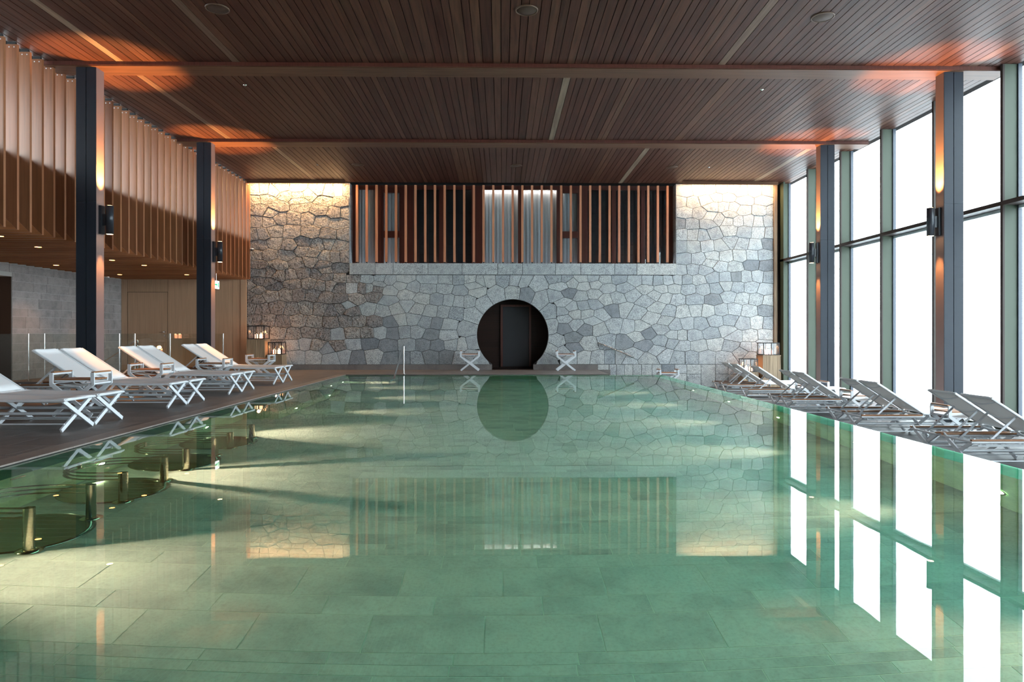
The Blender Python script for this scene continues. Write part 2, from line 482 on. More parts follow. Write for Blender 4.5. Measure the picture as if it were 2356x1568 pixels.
# floor tiles in rows of three widths
rows = [0.12, 0.40, 0.10, 0.21, 0.40, 0.21, 0.40, 0.10, 0.09, 0.105, 0.38, 0.225, 0.40, 0.205, 0.10, 0.10, 0.205, 0.23, 0.06, 0.115, 0.40, 0.225, 0.40]
rr = random.Random(3)
y = 3.607 - sum(rows[:10])
tiles = []
ri = 0
while y < 18.75:
    h = rows[ri] if ri < len(rows) else rr.choice([0.10, 0.21, 0.40, 0.21, 0.40])
    h = min(h, 18.75 - y)
    off = rr.uniform(0, 0.65)
    x = -4.0 - off
    while x < 4.15:
        a = max(x, -4.0); b = min(x + 0.65, 4.15)
        if b - a > 0.02 and h > 0.02:
            tiles.append((a, b, y, y + h))
        x += 0.65
    y += h; ri += 1
def tsize(t):
    return (t[1] - t[0]) * (t[3] - t[2]) / max(1.0, t[2]) ** 3 if t[3] > 3.3 else 0
tiles.sort(key=tsize, reverse=True)
tm = {}
rest = MB()
for n, (a, b, c, d) in enumerate(tiles):
    dz = rr.uniform(0, 0.0005)
    if n < 300:
        k = (round(b - a, 3), round(d - c, 3))
        if k not in tm:
            tm[k] = B(0, k[0] - 0.007, 0, k[1] - 0.007, -0.0025, 0).mesh('tile', 'pool_tile')
        put('tile', tm[k], pool, (a + 0.003, c + 0.003, -1.2215 + dz))
    else:
        rest.box(a + 0.003, b - 0.003, c + 0.003, d - 0.003, -1.2235, -1.2215 + dz)
tag(rest.build('tile_field', 'pool_tile', pool), kind='stuff')

wv = MB(); wv.v = [(-4.352, 1.0, ZW), (4.48, 1.0, ZW), (4.48, 19.1, ZW), (-4.352, 19.1, ZW)]; wv.face((0, 1, 2, 3))
tag(wv.build('pool_water', 'water'), 'still clear green pool water mirroring the hall', 'water', kind='stuff')

# ---------------- ceiling: dark deck with individual boards hung under it
ceil = tag(B(-9.9, 9.3, Y0 - 0.3, 22.6, ZC + 0.035, ZC + 0.25).build('ceiling', 'groove_black'), 'dark timber board ceiling over the pool hall', kind='structure')
rr = random.Random(11)
boards = []
x = -8.02
while x < 9.05:
    w = rr.choice([0.115, 0.13, 0.14, 0.14, 0.155, 0.175])
    boards.append((x, min(w, 9.08 - x))); x += w
bays = [(7.45, 11.99), (12.45, 16.71), (17.17, YW)]
bm = {}; nb = 0
restc = MB()
for bi, (ya, yb) in enumerate(bays):
    order = sorted(boards, key=lambda q: abs(q[0])) if bi == 2 else boards
    for (bx, bw) in order:
        dz = rr.uniform(0, 0.003)
        if nb < 300:
            k = (bi, round(bw, 3))
            if k not in bm:
                bm[k] = B(0, bw - 0.011, 0, yb - ya, 0, 0.03).mesh('board', 'ceiling_wood')
            put('board', bm[k], ceil, (bx, ya, ZC + dz)); nb += 1
        else:
            restc.box(bx, bx + bw - 0.011, ya, yb, ZC + dz, ZC + 0.03)
for (ya, yb) in ((Y0, -2.1), (-1.66, 2.6), (3.04, 7.3)):
    for (bx, bw) in boards:
        restc.box(bx, bx + bw - 0.011, ya, yb, ZC + rr.uniform(0, 0.003), ZC + 0.03)
tag(restc.build('board_field', 'ceiling_wood', ceil), kind='stuff')

# ---------------- beams
beams = [12.0, 16.73, 7.30, 2.60, -2.1]
blab = ['wooden ceiling beam across the hall above the nearer pair of columns', 'wooden ceiling beam across the hall above the farther pair of columns']
for i, by in enumerate(beams):
    t = MB(); t.box(-7.98, 9.05, by, by + 0.44, ZC - 0.075, ZC + 0.03)
    o = t.build('ceiling_beam', 'beam_wood')
    B(-7.98, 9.05, by - 0.012, by, ZC - 0.062, ZC + 0.02).build('beam_fascia', 'mahogany', o)
    if i < 2:
        tag(o, blab[i], 'beam', 'ceiling beams')
    else:
        tag(o, kind='structure', label='wooden ceiling beam behind the viewpoint')

# ---------------- window wall on the right
MY = [YW - 1.92 * k for k in range(14)]
win = tag(empty('window_1', (8.8, 8.0, ZL)), 'tall glazed window wall with sage green mullions', kind='structure')
def wpart(mb, name, mat, parent=win):
    o = mb.build(name, mat, parent)
    if parent is win:
        o.matrix_parent_inverse = Matrix.Translation((-8.8, -8.0, -ZL))
    return o
mfin = B(0.035, 0.26, -0.03, 0.03, 0, ZC - 0.002 - ZL).mesh('mullion', 'mullion_green')
mcap = B(0.0, 0.035, -0.03, 0.03, 0, ZC - 0.002 - ZL).mesh('mullion_edge', 'mullion_edge')
mfrm = B(0.26, 0.33, -0.055, 0.055, 0, ZC - 0.002 - ZL).mesh('glazing_bar', 'frame_blue')
for k, my in enumerate(MY):
    o = put('mullion', mfin, win, (0, my - 8.0, 0))
    put('mullion_edge', mcap, o); put('glazing_bar', mfrm, o)
B(0, 0.05, YW - 8.0 - 0.28, YW - 8.0 + 0.0, 0, ZC + 0.02 - ZL).build('corner_panel', 'mullion_green', win)
for a, b in zip(MY[1:], MY):
    y0, y1 = a + 0.03 - 8.0, b - 0.03 - 8.0
    o = B(0.0, 0.26, y0, y1, 3.40 - ZL, 3.475 - ZL).build('transom', 'mullion_edge', win)
    B(0.262, 0.33, y0, y1, 3.34 - ZL, 3.50 - ZL).build('transom_bar', 'frame_light', o)
    B(0.0, 0.33, y0, y1, 0.0, 0.06).build('sill', 'mullion_green', win)
    B(0.295, 0.303, y0 + 0.02, y1 - 0.02, 0.06, 3.34 - ZL).build('pane', 'window_glass', win)
    B(0.295, 0.303, y0 + 0.02, y1 - 0.02, 3.50 - ZL, ZC + 0.03 - ZL).build('pane', 'window_glass', win)
tag(B(9.35, 140, -90, 130, ZL - 0.5, ZL - 0.06).build('ground', 'snow'), 'white snow covered terrace outside the windows', kind='structure')

# ---------------- gallery with the slatted screen on the left
gal = tag(B(-12.6, -8.10, Y0, 22.4, 3.04, 3.2).build('gallery_floor', 'soffit_wood'), 'timber soffit under the gallery on the left', kind='structure')
B(-8.10, -8.065, Y0, YW, 3.04, 4.12).build('parapet', 'mahogany', gal)
tag(B(-12.9, -12.6, Y0, 22.4, -0.4, 3.2).build('wall_gallery', 'plaster'), kind='structure', label='outer wall below the gallery')
gw = tag(empty('window_3', (-9.8, 8, 3.25)), 'strip window of the gallery behind the slats', kind='structure')
for k in range(15):
    B(-0.1, 0, -13 + 1.96 * k - 0.03, -13 + 1.96 * k + 0.03, -0.05, 2.66).build('mullion', 'frame_blue', gw)
B(-0.06, -0.05, -13, 14.4, -0.05, 2.66).build('pane', 'window_glass', gw)

# slats: every vertical slat turns under the soffit with a mitred corner
scr = tag(empty('slat_screen', (-7.86, 21.4, 2.83)), 'tall screen of vertical timber slats along the gallery on the left', 'screen')
D = 0.205
ms = MB().prism([(0, 0), (0, 3.0), (-D, 3.0), (-D, D)], 'y', 0, 0.05).mesh('slat', 'slat_wood')
mbt = MB().prism([(-0.003, 0), (-D - 0.003, D - 0.002), (-3.99, D - 0.002), (-3.99, 0)], 'y', 0.0, 0.05).mesh('soffit_batten', 'soffit_wood')
mk = B(-0.165, -0.03, 0.008, 0.042, 3.0, 3.045).mesh('bracket', 'black_metal')
def screw(px_):
    q_ = MB(); q_.v = [(px_ + 0.011 * math.cos(2 * math.pi * q / 8), -0.004, 2.955 + 0.011 * math.sin(2 * math.pi * q / 8)) for q in range(8)]
    q_.face(range(8)); return q_.mesh('screw_head', 'white_metal')
mscr = [screw(-0.045), screw(-0.125)]
NS = 88
for k in range(NS):
    yy = 21.38 - 0.30 * k
    if yy < Y0 + 0.1: break
    o = put('slat', ms, scr, (0, yy - 21.4, 0))
    put('bracket', mk, o)
    if yy > 9.5:
        for q_ in mscr: put('screw_head', q_, o)
    put('soffit_batten', mbt, scr, (0, yy - 21.4, 0))
# recessed downlights in the soffit
dl_spots = [(-9.05, 13.32), (-11.03, 17.18), (-8.98, 15.93), (-8.87, 17.15), (-10.97, 19.85), (-9.06, 19.82), (-8.70, 12.06)]
dl_lab = ['orange soffit downlight high above the doorway in the grey wall', 'orange soffit downlight low against the grey wall, left of the nearer column', 'orange soffit downlight just right of the nearer left column', 'orange soffit downlight midway between the two left columns',
          'orange soffit downlight above the corner of grey wall and oak wall', 'orange soffit downlight just left of the farther left column', 'orange soffit downlight at the left image edge']
for (dx, dy), lb in zip(dl_spots, dl_lab):
    dy = 21.555 - 0.3 * round((21.555 - dy) / 0.3)
    e = tag(empty('downlight', (dx, dy, 3.0)), lb, 'downlight', 'soffit downlights')
    MB().lathe([(0.075, 0.03), (0.075, -0.17), (0.06, -0.17), (0.055, -0.02)], 20).build('trim_ring', 'brass_dim', e)
    MB().disc((0, 0, -0.172), 0.058, 20).build('bulb', 'down_glow', e)
    add_light('downlight_lamp', 'SPOT', (dx, dy, 2.80), 45 if dy > 12.5 else 20, (1.0, 0.55, 0.30), e, spot_size=R(95), spot_blend=0.8, shadow_soft_size=0.05, rot=(0, 0, 0))

# ---------------- grey block wall on the far left with a doorway
XG = -11.87
wl = MB()
wl.box(XG - 0.3, XG - 0.004, 16.72, 21.5, 0, 2.84); wl.box(XG - 0.3, XG - 0.004, Y0, 15.0, 0, 2.84); wl.box(XG - 0.3, XG - 0.004, 15.0, 16.72, 2.52, 2.84)
wleft = tag(wl.build('wall_left', 'block_joint'), 'pale grey coursed stone block wall under the gallery', kind='structure')
rr = random.Random(5)
z = 0.0
hs = [0.24, 0.16, 0.30, 0.20, 0.24, 0.12, 0.30, 0.20, 0.26, 0.16, 0.24, 0.20, 0.20, 0.22]
for h in hs:
    z1 = min(z + h, 2.84)
    if z1 - z < 0.03: break
    y = 16.72 if z < 2.50 else 13.5
    y -= 0
    while y < 21.5:
        w = rr.uniform(0.45, 1.05); y1 = min(y + w, 21.5)
        if 21.5 - y1 < 0.2: y1 = 21.5
        B(XG - 0.02, XG + rr.uniform(0, 0.004), y + 0.004, y1 - 0.004, z + 0.004, z1 - 0.004).build('stone_block', 'grey_block', wleft)
        y = y1
    z = z1
B(XG - 0.36, XG - 0.30, 14.9, 16.9, 0, 2.6).build('door_3', 'oak_panel')
tag(bpy.data.objects['door_3'], 'oak panel at the back of the doorway in the grey wall', kind='structure')
B(XG - 0.30, XG - 0.02, 16.705, 16.73, 0, 2.52).build('jamb_lining', 'speaker_brown', wleft)

# ---------------- oak panelled back wall with flush door
wb = tag(B(-12.2, -8.0, YW - 0.03, YW + 0.2, 0, 3.03).build('wall_back_left', 'oak_panel'), 'oak veneer panel wall at the back under the gallery', kind='structure')
for a, b in ((-11.86, -11.68), (-10.42, -9.42), (-9.41, -8.42), (-8.41, -8.16)):
    B(a, b, YW - 0.05, YW - 0.03, 0.0, 2.82).build('panel', 'oak_panel', wb)
B(-11.67, -10.43, YW - 0.05, YW - 0.03, 2.435, 2.82).build('panel', 'oak_panel', wb)
B(-8.155, -7.985, YW - 0.075, YW - 0.03, 0.0, 2.82).build('edge_trim', 'oak_panel', wb)
B(-11.68, -10.42, YW - 0.034, YW - 0.03, 0, 2.435).build('shadow_gap', 'groove_black', wb)
dr = tag(empty('door_1', (-11.05, YW - 0.05, 0)), 'flush oak door in the panelled wall behind the balustrade', kind='structure')
B(-0.612, 0.612, 0.0, 0.017, 0.005, 2.425).build('door_leaf', 'oak_panel', dr)
hd = MB().tube([(0.53, 0, 1.19), (0.53, -0.06, 1.19), (0.40, -0.06, 1.19)], 0.011, 8)
hd.tube([(0.53, 0.0, 1.19), (0.53, -0.012, 1.19)], 0.028, 14); hd.build('handle', 'chrome', dr)
MB().tube([(0.53, 0.0, 1.07), (0.53, -0.012, 1.07)], 0.026, 14).build('lock_rose', 'chrome', dr)

# ---------------- end of the hall behind the viewpoint: solid wall
ew = MB(); ew.box(-12.9, 9.3, Y0 - 0.3, Y0, -0.6, ZC + 0.03)
tag(ew.build('wall_front', 'plaster'), 'end wall of the hall behind the viewpoint', kind='structure')

# ---------------- stone back wall
CXX, CZZ, CR = 0.335, 1.088, 1.13
arc = []
a0 = math.asin((0.165 - CZZ) / CR)
for k in range(49):
    t = math.pi - a0 - (math.pi - 2 * a0) * k / 48 if False else (math.pi - a0) + (2 * a0 - math.pi) * k / 48
    arc.append((CXX + CR * math.cos(t), CZZ + CR * math.sin(t)))
xl, xr = arc[0][0], arc[-1][0]
wm = MB()
wm.box(-4.79, CXX - CR, YW + 0.03, YW + 0.3, -0.05, 2.98); wm.box(CXX + CR, 5.51, YW + 0.03, YW + 0.3, -0.05, 2.98)
for (ax, az), (bx_, bz_) in zip(arc, arc[1:]):
    up = (az + bz_) / 2 > CZZ
    lim = 2.98 if up else -0.05
    wm.prism([(ax, az), (bx_, bz_), (bx_, lim), (ax, lim)], 'y', YW + 0.03, YW + 0.3)
wm.box(-8.0, -4.79, YW + 0.03, YW + 0.3, -0.05, ZC); wm.box(5.51, 8.85, YW + 0.03, YW + 0.3, -0.6, ZC)
wm.box(-4.79, 5.51, YW + 0.03, YW + 0.3, 2.98, 3.33); wm.box(3.0, 5.51, YW + 0.03, YW + 0.3, -0.6, -0.05)
wm.box(-4.96, -4.80, YW + 0.3, YW + 0.6, 3.0, ZC); wm.box(5.52, 5.68, YW + 0.3, YW + 0.6, 3.0, ZC)
wback = tag(wm.build('wall_back', 'mortar'), 'irregular granite stone wall at the end of the hall', kind='structure')
SEEDS = '''-7.72,5.61 -7.47,5.62 -7.17,5.60 -6.92,5.70 -6.77,5.46 -6.42,5.67 -6.41,5.47 -6.04,5.50 -5.78,5.62 -5.43,5.58 -5.11,5.60 -4.88,5.60 -7.76,5.33 -7.39,5.35 -6.38,5.29 -5.57,5.31 -5.05,5.28 -7.58,5.00 -7.01,5.12 -7.24,4.91 -6.31,5.10 -5.72,4.99 -5.24,4.93 -4.88,4.93 -7.68,4.64 -7.34,4.64 -6.95,4.76 -6.52,4.76 -6.10,4.74 -5.66,4.68 -5.13,4.59 -7.76,4.24 -7.53,4.26 -7.13,4.34 -6.58,4.32 -6.02,4.30 -5.43,4.24 -4.96,4.24 -7.60,3.88 -7.11,3.95 -6.69,3.90 -6.23,4.01 -5.76,3.92 -5.45,3.96 -5.13,3.90 -7.72,3.63 -7.30,3.61 -6.77,3.59 -6.25,3.73 -5.93,3.65 -5.57,3.55 -5.20,3.55 -4.96,3.56 -7.64,3.24 -7.01,3.28 -6.42,3.34 -6.00,3.40 -5.64,3.29 -5.55,3.11 -5.11,3.17 -7.71,3.07 -7.53,3.06 -7.29,3.06 -6.98,2.96 -6.64,2.96 -6.24,3.02 -5.82,3.00 -5.50,2.92 -5.10,2.88 -4.68,2.88 -7.65,2.78 -7.27,2.72 -6.56,2.70 -6.02,2.72 -5.69,2.66 -5.40,2.66 -5.10,2.58 -4.70,2.58 -7.69,2.50 -7.25,2.34 -7.17,2.62 -6.76,2.36 -6.40,2.36 -5.94,2.34 -5.52,2.26 -5.08,2.22 -4.58,2.22 -7.71,2.22 -7.55,1.90 -7.02,1.96 -6.60,1.90 -6.16,1.94 -5.68,1.92 -5.36,1.86 -5.08,1.94 -4.86,2.02 -4.70,1.84 -7.71,1.56 -7.35,1.54 -6.88,1.50 -6.40,1.54 -5.90,1.48 -5.36,1.48 -4.90,1.52 -4.52,1.52 -7.00,1.16 -6.56,1.12 -6.04,1.18 -5.58,1.12 -5.18,1.12 -4.68,1.16 -6.54,0.78 -6.18,0.80 -5.80,0.76 -5.48,0.64 -5.14,0.74 -4.66,0.80 -6.44,0.44 -5.92,0.44 -5.36,0.40 -4.94,0.46 -4.56,0.42 -7.91,2.64 -7.91,1.94 -7.91,2.34 -7.91,1.54 -7.53,1.24 -7.87,1.18 -7.63,0.84 -7.31,0.64 -6.98,0.74 -6.88,0.38 -7.33,0.34 -7.73,0.38 -4.21,2.84 -3.82,2.86 -3.55,2.82 -3.09,2.83 -2.32,2.84 -1.71,2.84 -1.40,2.84 -0.98,2.84 -0.67,2.82 -4.37,2.57 -4.18,2.57 -3.87,2.69 -3.18,2.66 -2.82,2.59 -2.34,2.56 -1.78,2.55 -1.32,2.49 -0.90,2.65 -0.79,2.44 -3.93,2.55 -3.53,2.49 -4.02,2.32 -2.99,2.38 -2.51,2.24 -2.03,2.22 -1.67,2.20 -1.36,2.17 -1.04,2.17 -3.58,2.18 -4.21,1.91 -3.74,1.86 -3.32,1.92 -2.97,2.01 -2.68,1.92 -2.22,1.84 -1.86,1.82 -1.46,1.78 -0.96,1.74 -4.00,1.49 -3.49,1.49 -3.18,1.57 -2.82,1.59 -2.38,1.49 -2.07,1.46 -1.69,1.42 -1.11,1.28 -4.23,1.17 -3.83,1.19 -3.43,1.17 -3.07,1.19 -2.67,1.19 -2.24,1.11 -1.71,1.09 -4.18,0.82 -3.58,0.76 -2.97,0.78 -2.47,0.78 -2.05,0.76 -1.59,0.78 -1.23,0.76 -0.98,0.82 -4.04,0.46 -3.47,0.38 -3.05,0.38 -2.72,0.38 -2.24,0.44 -1.73,0.44 -1.32,0.40 -1.02,0.46 -0.73,0.28 0.42,2.84 0.71,2.80 1.08,2.71 -0.46,2.84 0.06,2.86 -0.18,2.38 0.35,2.42 0.77,2.38 1.22,2.22 -0.62,2.09 1.77,2.86 1.96,2.86 1.87,2.65 2.21,2.72 2.53,2.86 2.87,2.87 2.58,2.65 2.96,2.70 3.24,2.83 3.67,2.86 4.22,2.81 4.61,2.81 4.93,2.80 5.25,2.81 1.69,2.31 2.12,2.42 1.92,2.11 2.49,2.33 2.90,2.38 3.31,2.58 3.88,2.58 4.54,2.54 4.13,2.36 4.83,2.36 5.04,2.54 1.55,1.83 2.19,1.97 2.58,2.01 2.90,2.06 3.28,2.22 3.62,2.27 4.54,2.18 5.18,2.27 1.89,1.83 2.31,1.76 2.67,1.76 3.12,1.74 3.51,1.88 3.88,1.90 4.24,1.81 4.93,1.95 5.27,1.86 4.74,1.63 1.98,1.61 1.57,1.38 1.94,1.31 2.33,1.42 2.64,1.29 2.85,1.54 3.08,1.29 3.53,1.38 4.01,1.33 4.36,1.33 4.58,1.15 5.15,1.52 5.04,1.29 1.76,0.90 2.21,0.99 2.71,0.83 3.31,0.90 3.85,0.88 4.26,1.06 4.49,0.76 5.04,0.90 1.57,0.61 2.26,0.70 1.92,0.56 1.44,0.33 2.19,0.38 2.55,0.38 3.03,0.35 3.42,0.35 3.72,0.35 3.97,0.29 4.20,0.49 4.58,0.35 4.90,0.60 5.15,0.47 5.79,5.62 6.26,5.66 6.57,5.68 6.96,5.69 7.31,5.70 7.56,5.62 8.00,5.64 8.45,5.63 5.64,5.31 6.03,5.29 6.45,5.35 6.80,5.45 7.15,5.45 7.67,5.35 8.30,5.35 5.77,4.96 6.26,4.94 6.65,5.14 7.03,5.14 7.32,5.12 7.64,5.04 8.16,5.03 8.57,5.03 6.59,4.85 6.88,4.77 7.21,4.89 7.15,4.71 7.46,4.71 7.81,4.72 8.12,4.70 8.43,4.72 5.60,4.61 5.99,4.60 6.49,4.62 5.68,4.27 6.03,4.27 6.36,4.25 6.70,4.31 7.19,4.40 7.67,4.35 8.12,4.33 8.51,4.31 5.64,3.88 6.05,3.88 6.51,3.90 6.90,3.92 7.25,4.04 7.58,3.98 8.02,3.94 8.45,3.98 5.75,3.50 6.22,3.50 6.67,3.57 7.07,3.57 7.54,3.59 7.93,3.61 8.28,3.62 6.59,3.38 6.92,3.27 7.36,3.25 7.91,3.32 8.37,3.29 5.66,3.13 6.03,3.15 6.41,3.13 5.56,2.84 5.82,2.84 6.21,2.84 6.66,2.91 7.08,2.91 7.42,2.93 7.72,2.93 8.09,2.95 8.45,2.93 5.43,2.56 5.88,2.54 6.37,2.54 6.78,2.57 7.10,2.65 7.44,2.61 7.88,2.61 8.34,2.54 5.52,2.22 6.09,2.22 6.69,2.22 7.17,2.31 7.60,2.25 8.04,2.22 8.48,2.18 5.72,1.83 6.14,1.88 6.50,1.86 6.94,1.88 7.35,1.90 7.81,1.86 8.36,1.88 5.47,1.40 5.86,1.45 6.27,1.45 6.76,1.54 7.21,1.56 7.63,1.47 8.09,1.49 8.43,1.47 5.43,1.08 5.66,1.08 6.05,1.08 6.64,1.15 7.12,1.22 7.35,1.06 7.86,1.06 8.34,1.08 5.38,0.85 5.70,0.76 6.21,0.76 6.76,0.81 7.21,0.76 7.81,0.69 7.60,0.54 7.97,0.69 5.59,0.40 5.98,0.40 6.46,0.40 7.05,0.38 7.88,0.44 8.27,0.53 8.31,0.81 8.45,0.42'''
seeds = [tuple(map(float, t.split(','))) for t in SEEDS.split()]
XLW, XRW = -7.98, 8.60
def zone(p):
    if p[1] > 2.98 and p[0] < -4.79: return 'L'
    if p[1] > 2.98 and p[0] > 5.51: return 'R'
    return 'M'
dummy = []
for (sx, sz) in seeds:
    d = math.hypot(sx - CXX, sz - CZZ)
    if d < CR + 0.55:
        q = max(0.15, 2 * CR - d) / d
        dummy.append((CXX + (sx - CXX) * q, CZZ + (sz - CZZ) * q))
    if sz < 2.98 and sz > 2.5 and -4.6 < sx < 5.3: dummy.append((sx, 2 * 2.98 - sz))
    if sz > 3.0 and -5.6 < sx < -4.79: dummy.append((2 * -4.79 - sx, sz))
    if sz > 3.0 and 5.51 < sx < 6.4: dummy.append((2 * 5.51 - sx, sz))
allp = seeds + dummy
G = 0.005
KZ = 2.4      # courses: vertical distances count more
def clip(poly, nx, nz, d):
    out = []
    n = len(poly)
    for k in range(n):
        a = poly[k]; b = poly[(k + 1) % n]
        da = a[0] * nx + a[1] * nz - d; db = b[0] * nx + b[1] * nz - d
        if da <= 0: out.append(a)
        if (da < 0 < db) or (db < 0 < da):
            t = da / (da - db); out.append((a[0] + (b[0] - a[0]) * t, a[1] + (b[1] - a[1]) * t))
    return out
cells = []
for i, s in enumerate(seeds):
    zz = zone(s)
    poly = [(XLW, 0.17), (XRW, 0.17), (XRW, ZC - 0.02), (XLW, ZC - 0.02)]
    for q in allp:
        dx = q[0] - s[0]; dz = q[1] - s[1]
        dd = math.hypot(dx, dz)
        if dd < 1e-4 or dd > 2.6: continue
        kk = KZ if min(math.hypot(s[0] - CXX, s[1] - CZZ), math.hypot(q[0] - CXX, q[1] - CZZ)) > CR + 0.40 else 1.0
        ll = math.hypot(dx, kk * dz); nx, nz = dx / ll, kk * dz / ll
        poly = clip(poly, nx, nz, (s[0] + q[0]) / 2 * nx + (s[1] + q[1]) / 2 * nz - G)
        if len(poly) < 3: break
    if zz == 'L': poly = clip(poly, 1, 0, -4.79)
    if zz == 'R': poly = clip(poly, -1, 0, -5.515)
    if zz == 'M' and -4.79 < s[0] < 5.51: poly = clip(poly, 0, 1, 2.975)
    if len(poly) < 3: continue
    if any(math.hypot(p[0] - CXX, p[1] - CZZ) < CR + 0.15 for p in poly):
        dp = []
        for k in range(len(poly)):
            a = poly[k]; b = poly[(k + 1) % len(poly)]
            for t in range(5):
                dp.append((a[0] + (b[0] - a[0]) * t / 5, a[1] + (b[1] - a[1]) * t / 5))
        np_ = []
        for p in dp:
            r_ = math.hypot(p[0] - CXX, p[1] - CZZ)
            if r_ < CR + 0.10 and p[1] > 0.18:
                p = (CXX + (p[0] - CXX) * CR / r_, CZZ + (p[1] - CZZ) * CR / r_)
            elif r_ < CR:
                dxx = math.sqrt(max(0, CR * CR - (p[1] - CZZ) ** 2)); p = (CXX + math.copysign(dxx, p[0] - CXX), p[1])
            if not np_ or math.hypot(p[0] - np_[-1][0], p[1] - np_[-1][1]) > 0.012: np_.append(p)
        poly = np_
    cells.append(poly)
# the straight course of the lower right and the ledge blocks
def rect(x0, x1, z0, z1):
    return [(x0 + G, z0 + G), (x1 - G, z0 + G), (x1 - G, z1 - G), (x0 + G, z1 - G)]
x = 3.02
for w in (0.36, 0.22, 0.27, 0.26, 0.28, 0.33, 0.30, 0.42, 0.38, 0.45, 0.46, 0.40, 0.5, 0.44, 0.5):
    x1 = min(x + w, XRW)
    if x > 5.0 and random.random() < 0.25:
        zmid = random.uniform(-0.25, -0.05); cells.append(rect(x, x1, ZL, zmid)); cells.append(rect(x, x1, zmid, 0.165))
    else:
        cells.append(rect(x, x1, ZL if x > 3.5 else -0.18, 0.165))
    x = x1
ledge = [-4.79, -3.98, -3.42, -2.33, -1.26, -0.14, 0.64, 1.68, 2.48, 3.55, 4.25, 5.51]
nled = len(cells)
for a, b in zip(ledge, ledge[1:]):
    cells.append(rect(a, b, 2.985, 3.35))
def parea(p):
    return abs(sum(p[k][0] * p[(k + 1) % len(p)][1] - p[(k + 1) % len(p)][0] * p[k][1] for k in range(len(p)))) / 2
def stone_mesh(mb, poly, ox, oz, proud, bev, dome):
    n = len(poly)
    cx_ = sum(p[0] for p in poly) / n; cz_ = sum(p[1] for p in poly) / n
    i = len(mb.v)
    for (yy, ins) in ((0.03, 0), (-proud + bev, 0), (-proud, bev)):
        for p in poly:
            dx = cx_ - p[0]; dz = cz_ - p[1]; dd = math.hypot(dx, dz) + 1e-6
            mb.v.append((p[0] + dx / dd * ins - ox, yy, p[1] + dz / dd * ins - oz))
    mb.v.append((cx_ - ox, -proud - dome, cz_ - oz))
    for k in range(n):
        k2 = (k + 1) % n
        mb.face((i + k, i + k2, i + n + k2, i + n + k)); mb.face((i + n + k, i + n + k2, i + 2 * n + k2, i + 2 * n + k))
        mb.face((i + 2 * n + k, i + 2 * n + k2, i + 3 * n))
rr = random.Random(21)
order = sorted(range(len(cells)), key=lambda k: parea(cells[k]), reverse=True)
small = {}
for n_, k in enumerate(order):
    p = cells[k]
    if len(p) < 3 or parea(p) < 0.002: continue
    ox = sum(q[0] for q in p) / len(p); oz = sum(q[1] for q in p) / len(p)
    if k >= nled:
        mat, proud, bev, dome = 'granite', 0.03, 0.008, 0.0
    elif ox < -4.3 + rr.uniform(-1.0, 0.6) and oz > 0.6 + rr.uniform(-.3, .6):
        mat, proud, bev, dome = 'granite_rough', rr.uniform(0.0, 0.035), 0.013, rr.uniform(0.0, 0.012)
    elif (-4.6 < ox < -1.9 and 0.3 < oz < 1.7 and rr.random() < 0.62) or (1.8 < ox < 5.2 and 0.55 < oz < 1.35 and rr.random() < 0.5) or rr.random() < 0.04 or (ox > 7.7 and oz < 3.4 and rr.random() < 0.4):
        mat, proud, bev, dome = 'granite_dark', rr.uniform(0.0, 0.015), 0.007, rr.uniform(0, 0.01)
    else:
        mat, proud, bev, dome = 'granite', rr.uniform(0.0, 0.016), 0.006, rr.uniform(0, 0.01)
    if n_ < 300:
        mb_ = MB(); stone_mesh(mb_, p, ox, oz, proud, bev, dome)
        mb_.build('stone', mat, wback, (ox, YW, oz))
    else:
        stone_mesh(small.setdefault(mat, MB()), p, 0, 0, proud, bev, dome)
for mat, mb_ in small.items():
    tag(mb_.build('small_stone_field', mat, wback, (0, YW, 0)), kind='stuff')
for (a, b) in ((-7.6, xl), (xr, 3.02)):
    B(a, b, YW - 0.035, YW + 0.03, 0.0, 0.165).build('base_course', 'deck_slab', wback)
B(3.0, 3.42, YW - 0.03, YW + 0.03, -0.18, 0.0).build('base_course', 'deck_slab', wback)
# reveal stones at both sides of the window recess
for k in range(7):
    for x0, x1 in ((-4.80, -4.775), (5.495, 5.52)):
        B(x0, x1, YW - 0.012, YW + 0.5, 3.36 + 0.358 * k, 3.36 + 0.358 * k + 0.35).build('reveal_stone', 'granite_dark', wback)
# niche behind the round opening
nm = MB(); nm.box(-1.0, 1.7, YW + 0.95, YW + 1.0, -0.1, 2.5); nm.box(-1.05, -1.0, YW + 0.3, YW + 1.0, -0.1, 2.5); nm.box(1.7, 1.75, YW + 0.3, YW + 1.0, -0.1, 2.5); nm.box(-1.05, 1.75, YW + 0.3, YW + 1.0, 2.4, 2.5)
nm.box(-1.05, 1.75, YW + 0.31, YW + 1.0, -0.2, -0.016)
niche = tag(nm.build('wall_niche', 'niche_wood'), 'dark brown panelled niche behind the round opening', kind='structure')
nb_ = 0
for k in range(11):
    B(-1.0 + 0.001, 1.699, YW + 0.94, YW + 0.95, 0.06 + 0.21 * k, 0.06 + 0.21 * k + 0.205).build('panel_board', 'niche_wood', niche)
B(xl + 0.002, xr - 0.002, YW - 0.01, YW + 0.94, -0.014, 0.012).build('threshold', 'niche_wood', niche)
d2 = tag(empty('door_2', (0.455, YW + 0.94, 0.06)), 'dark grey door inside the round opening', kind='structure')
B(-0.425, 0.425, -0.05, 0.0, 0, 1.95).build('door_leaf', 'door_dark', d2)
fr = MB(); fr.box(-0.50, -0.43, -0.085, 0.0, 0, 2.02); fr.box(0.43, 0.50, -0.085, 0.0, 0, 2.02); fr.box(-0.43, 0.43, -0.085, 0, 1.955, 2.02)
fr.build('door_frame', 'mahogany', d2)

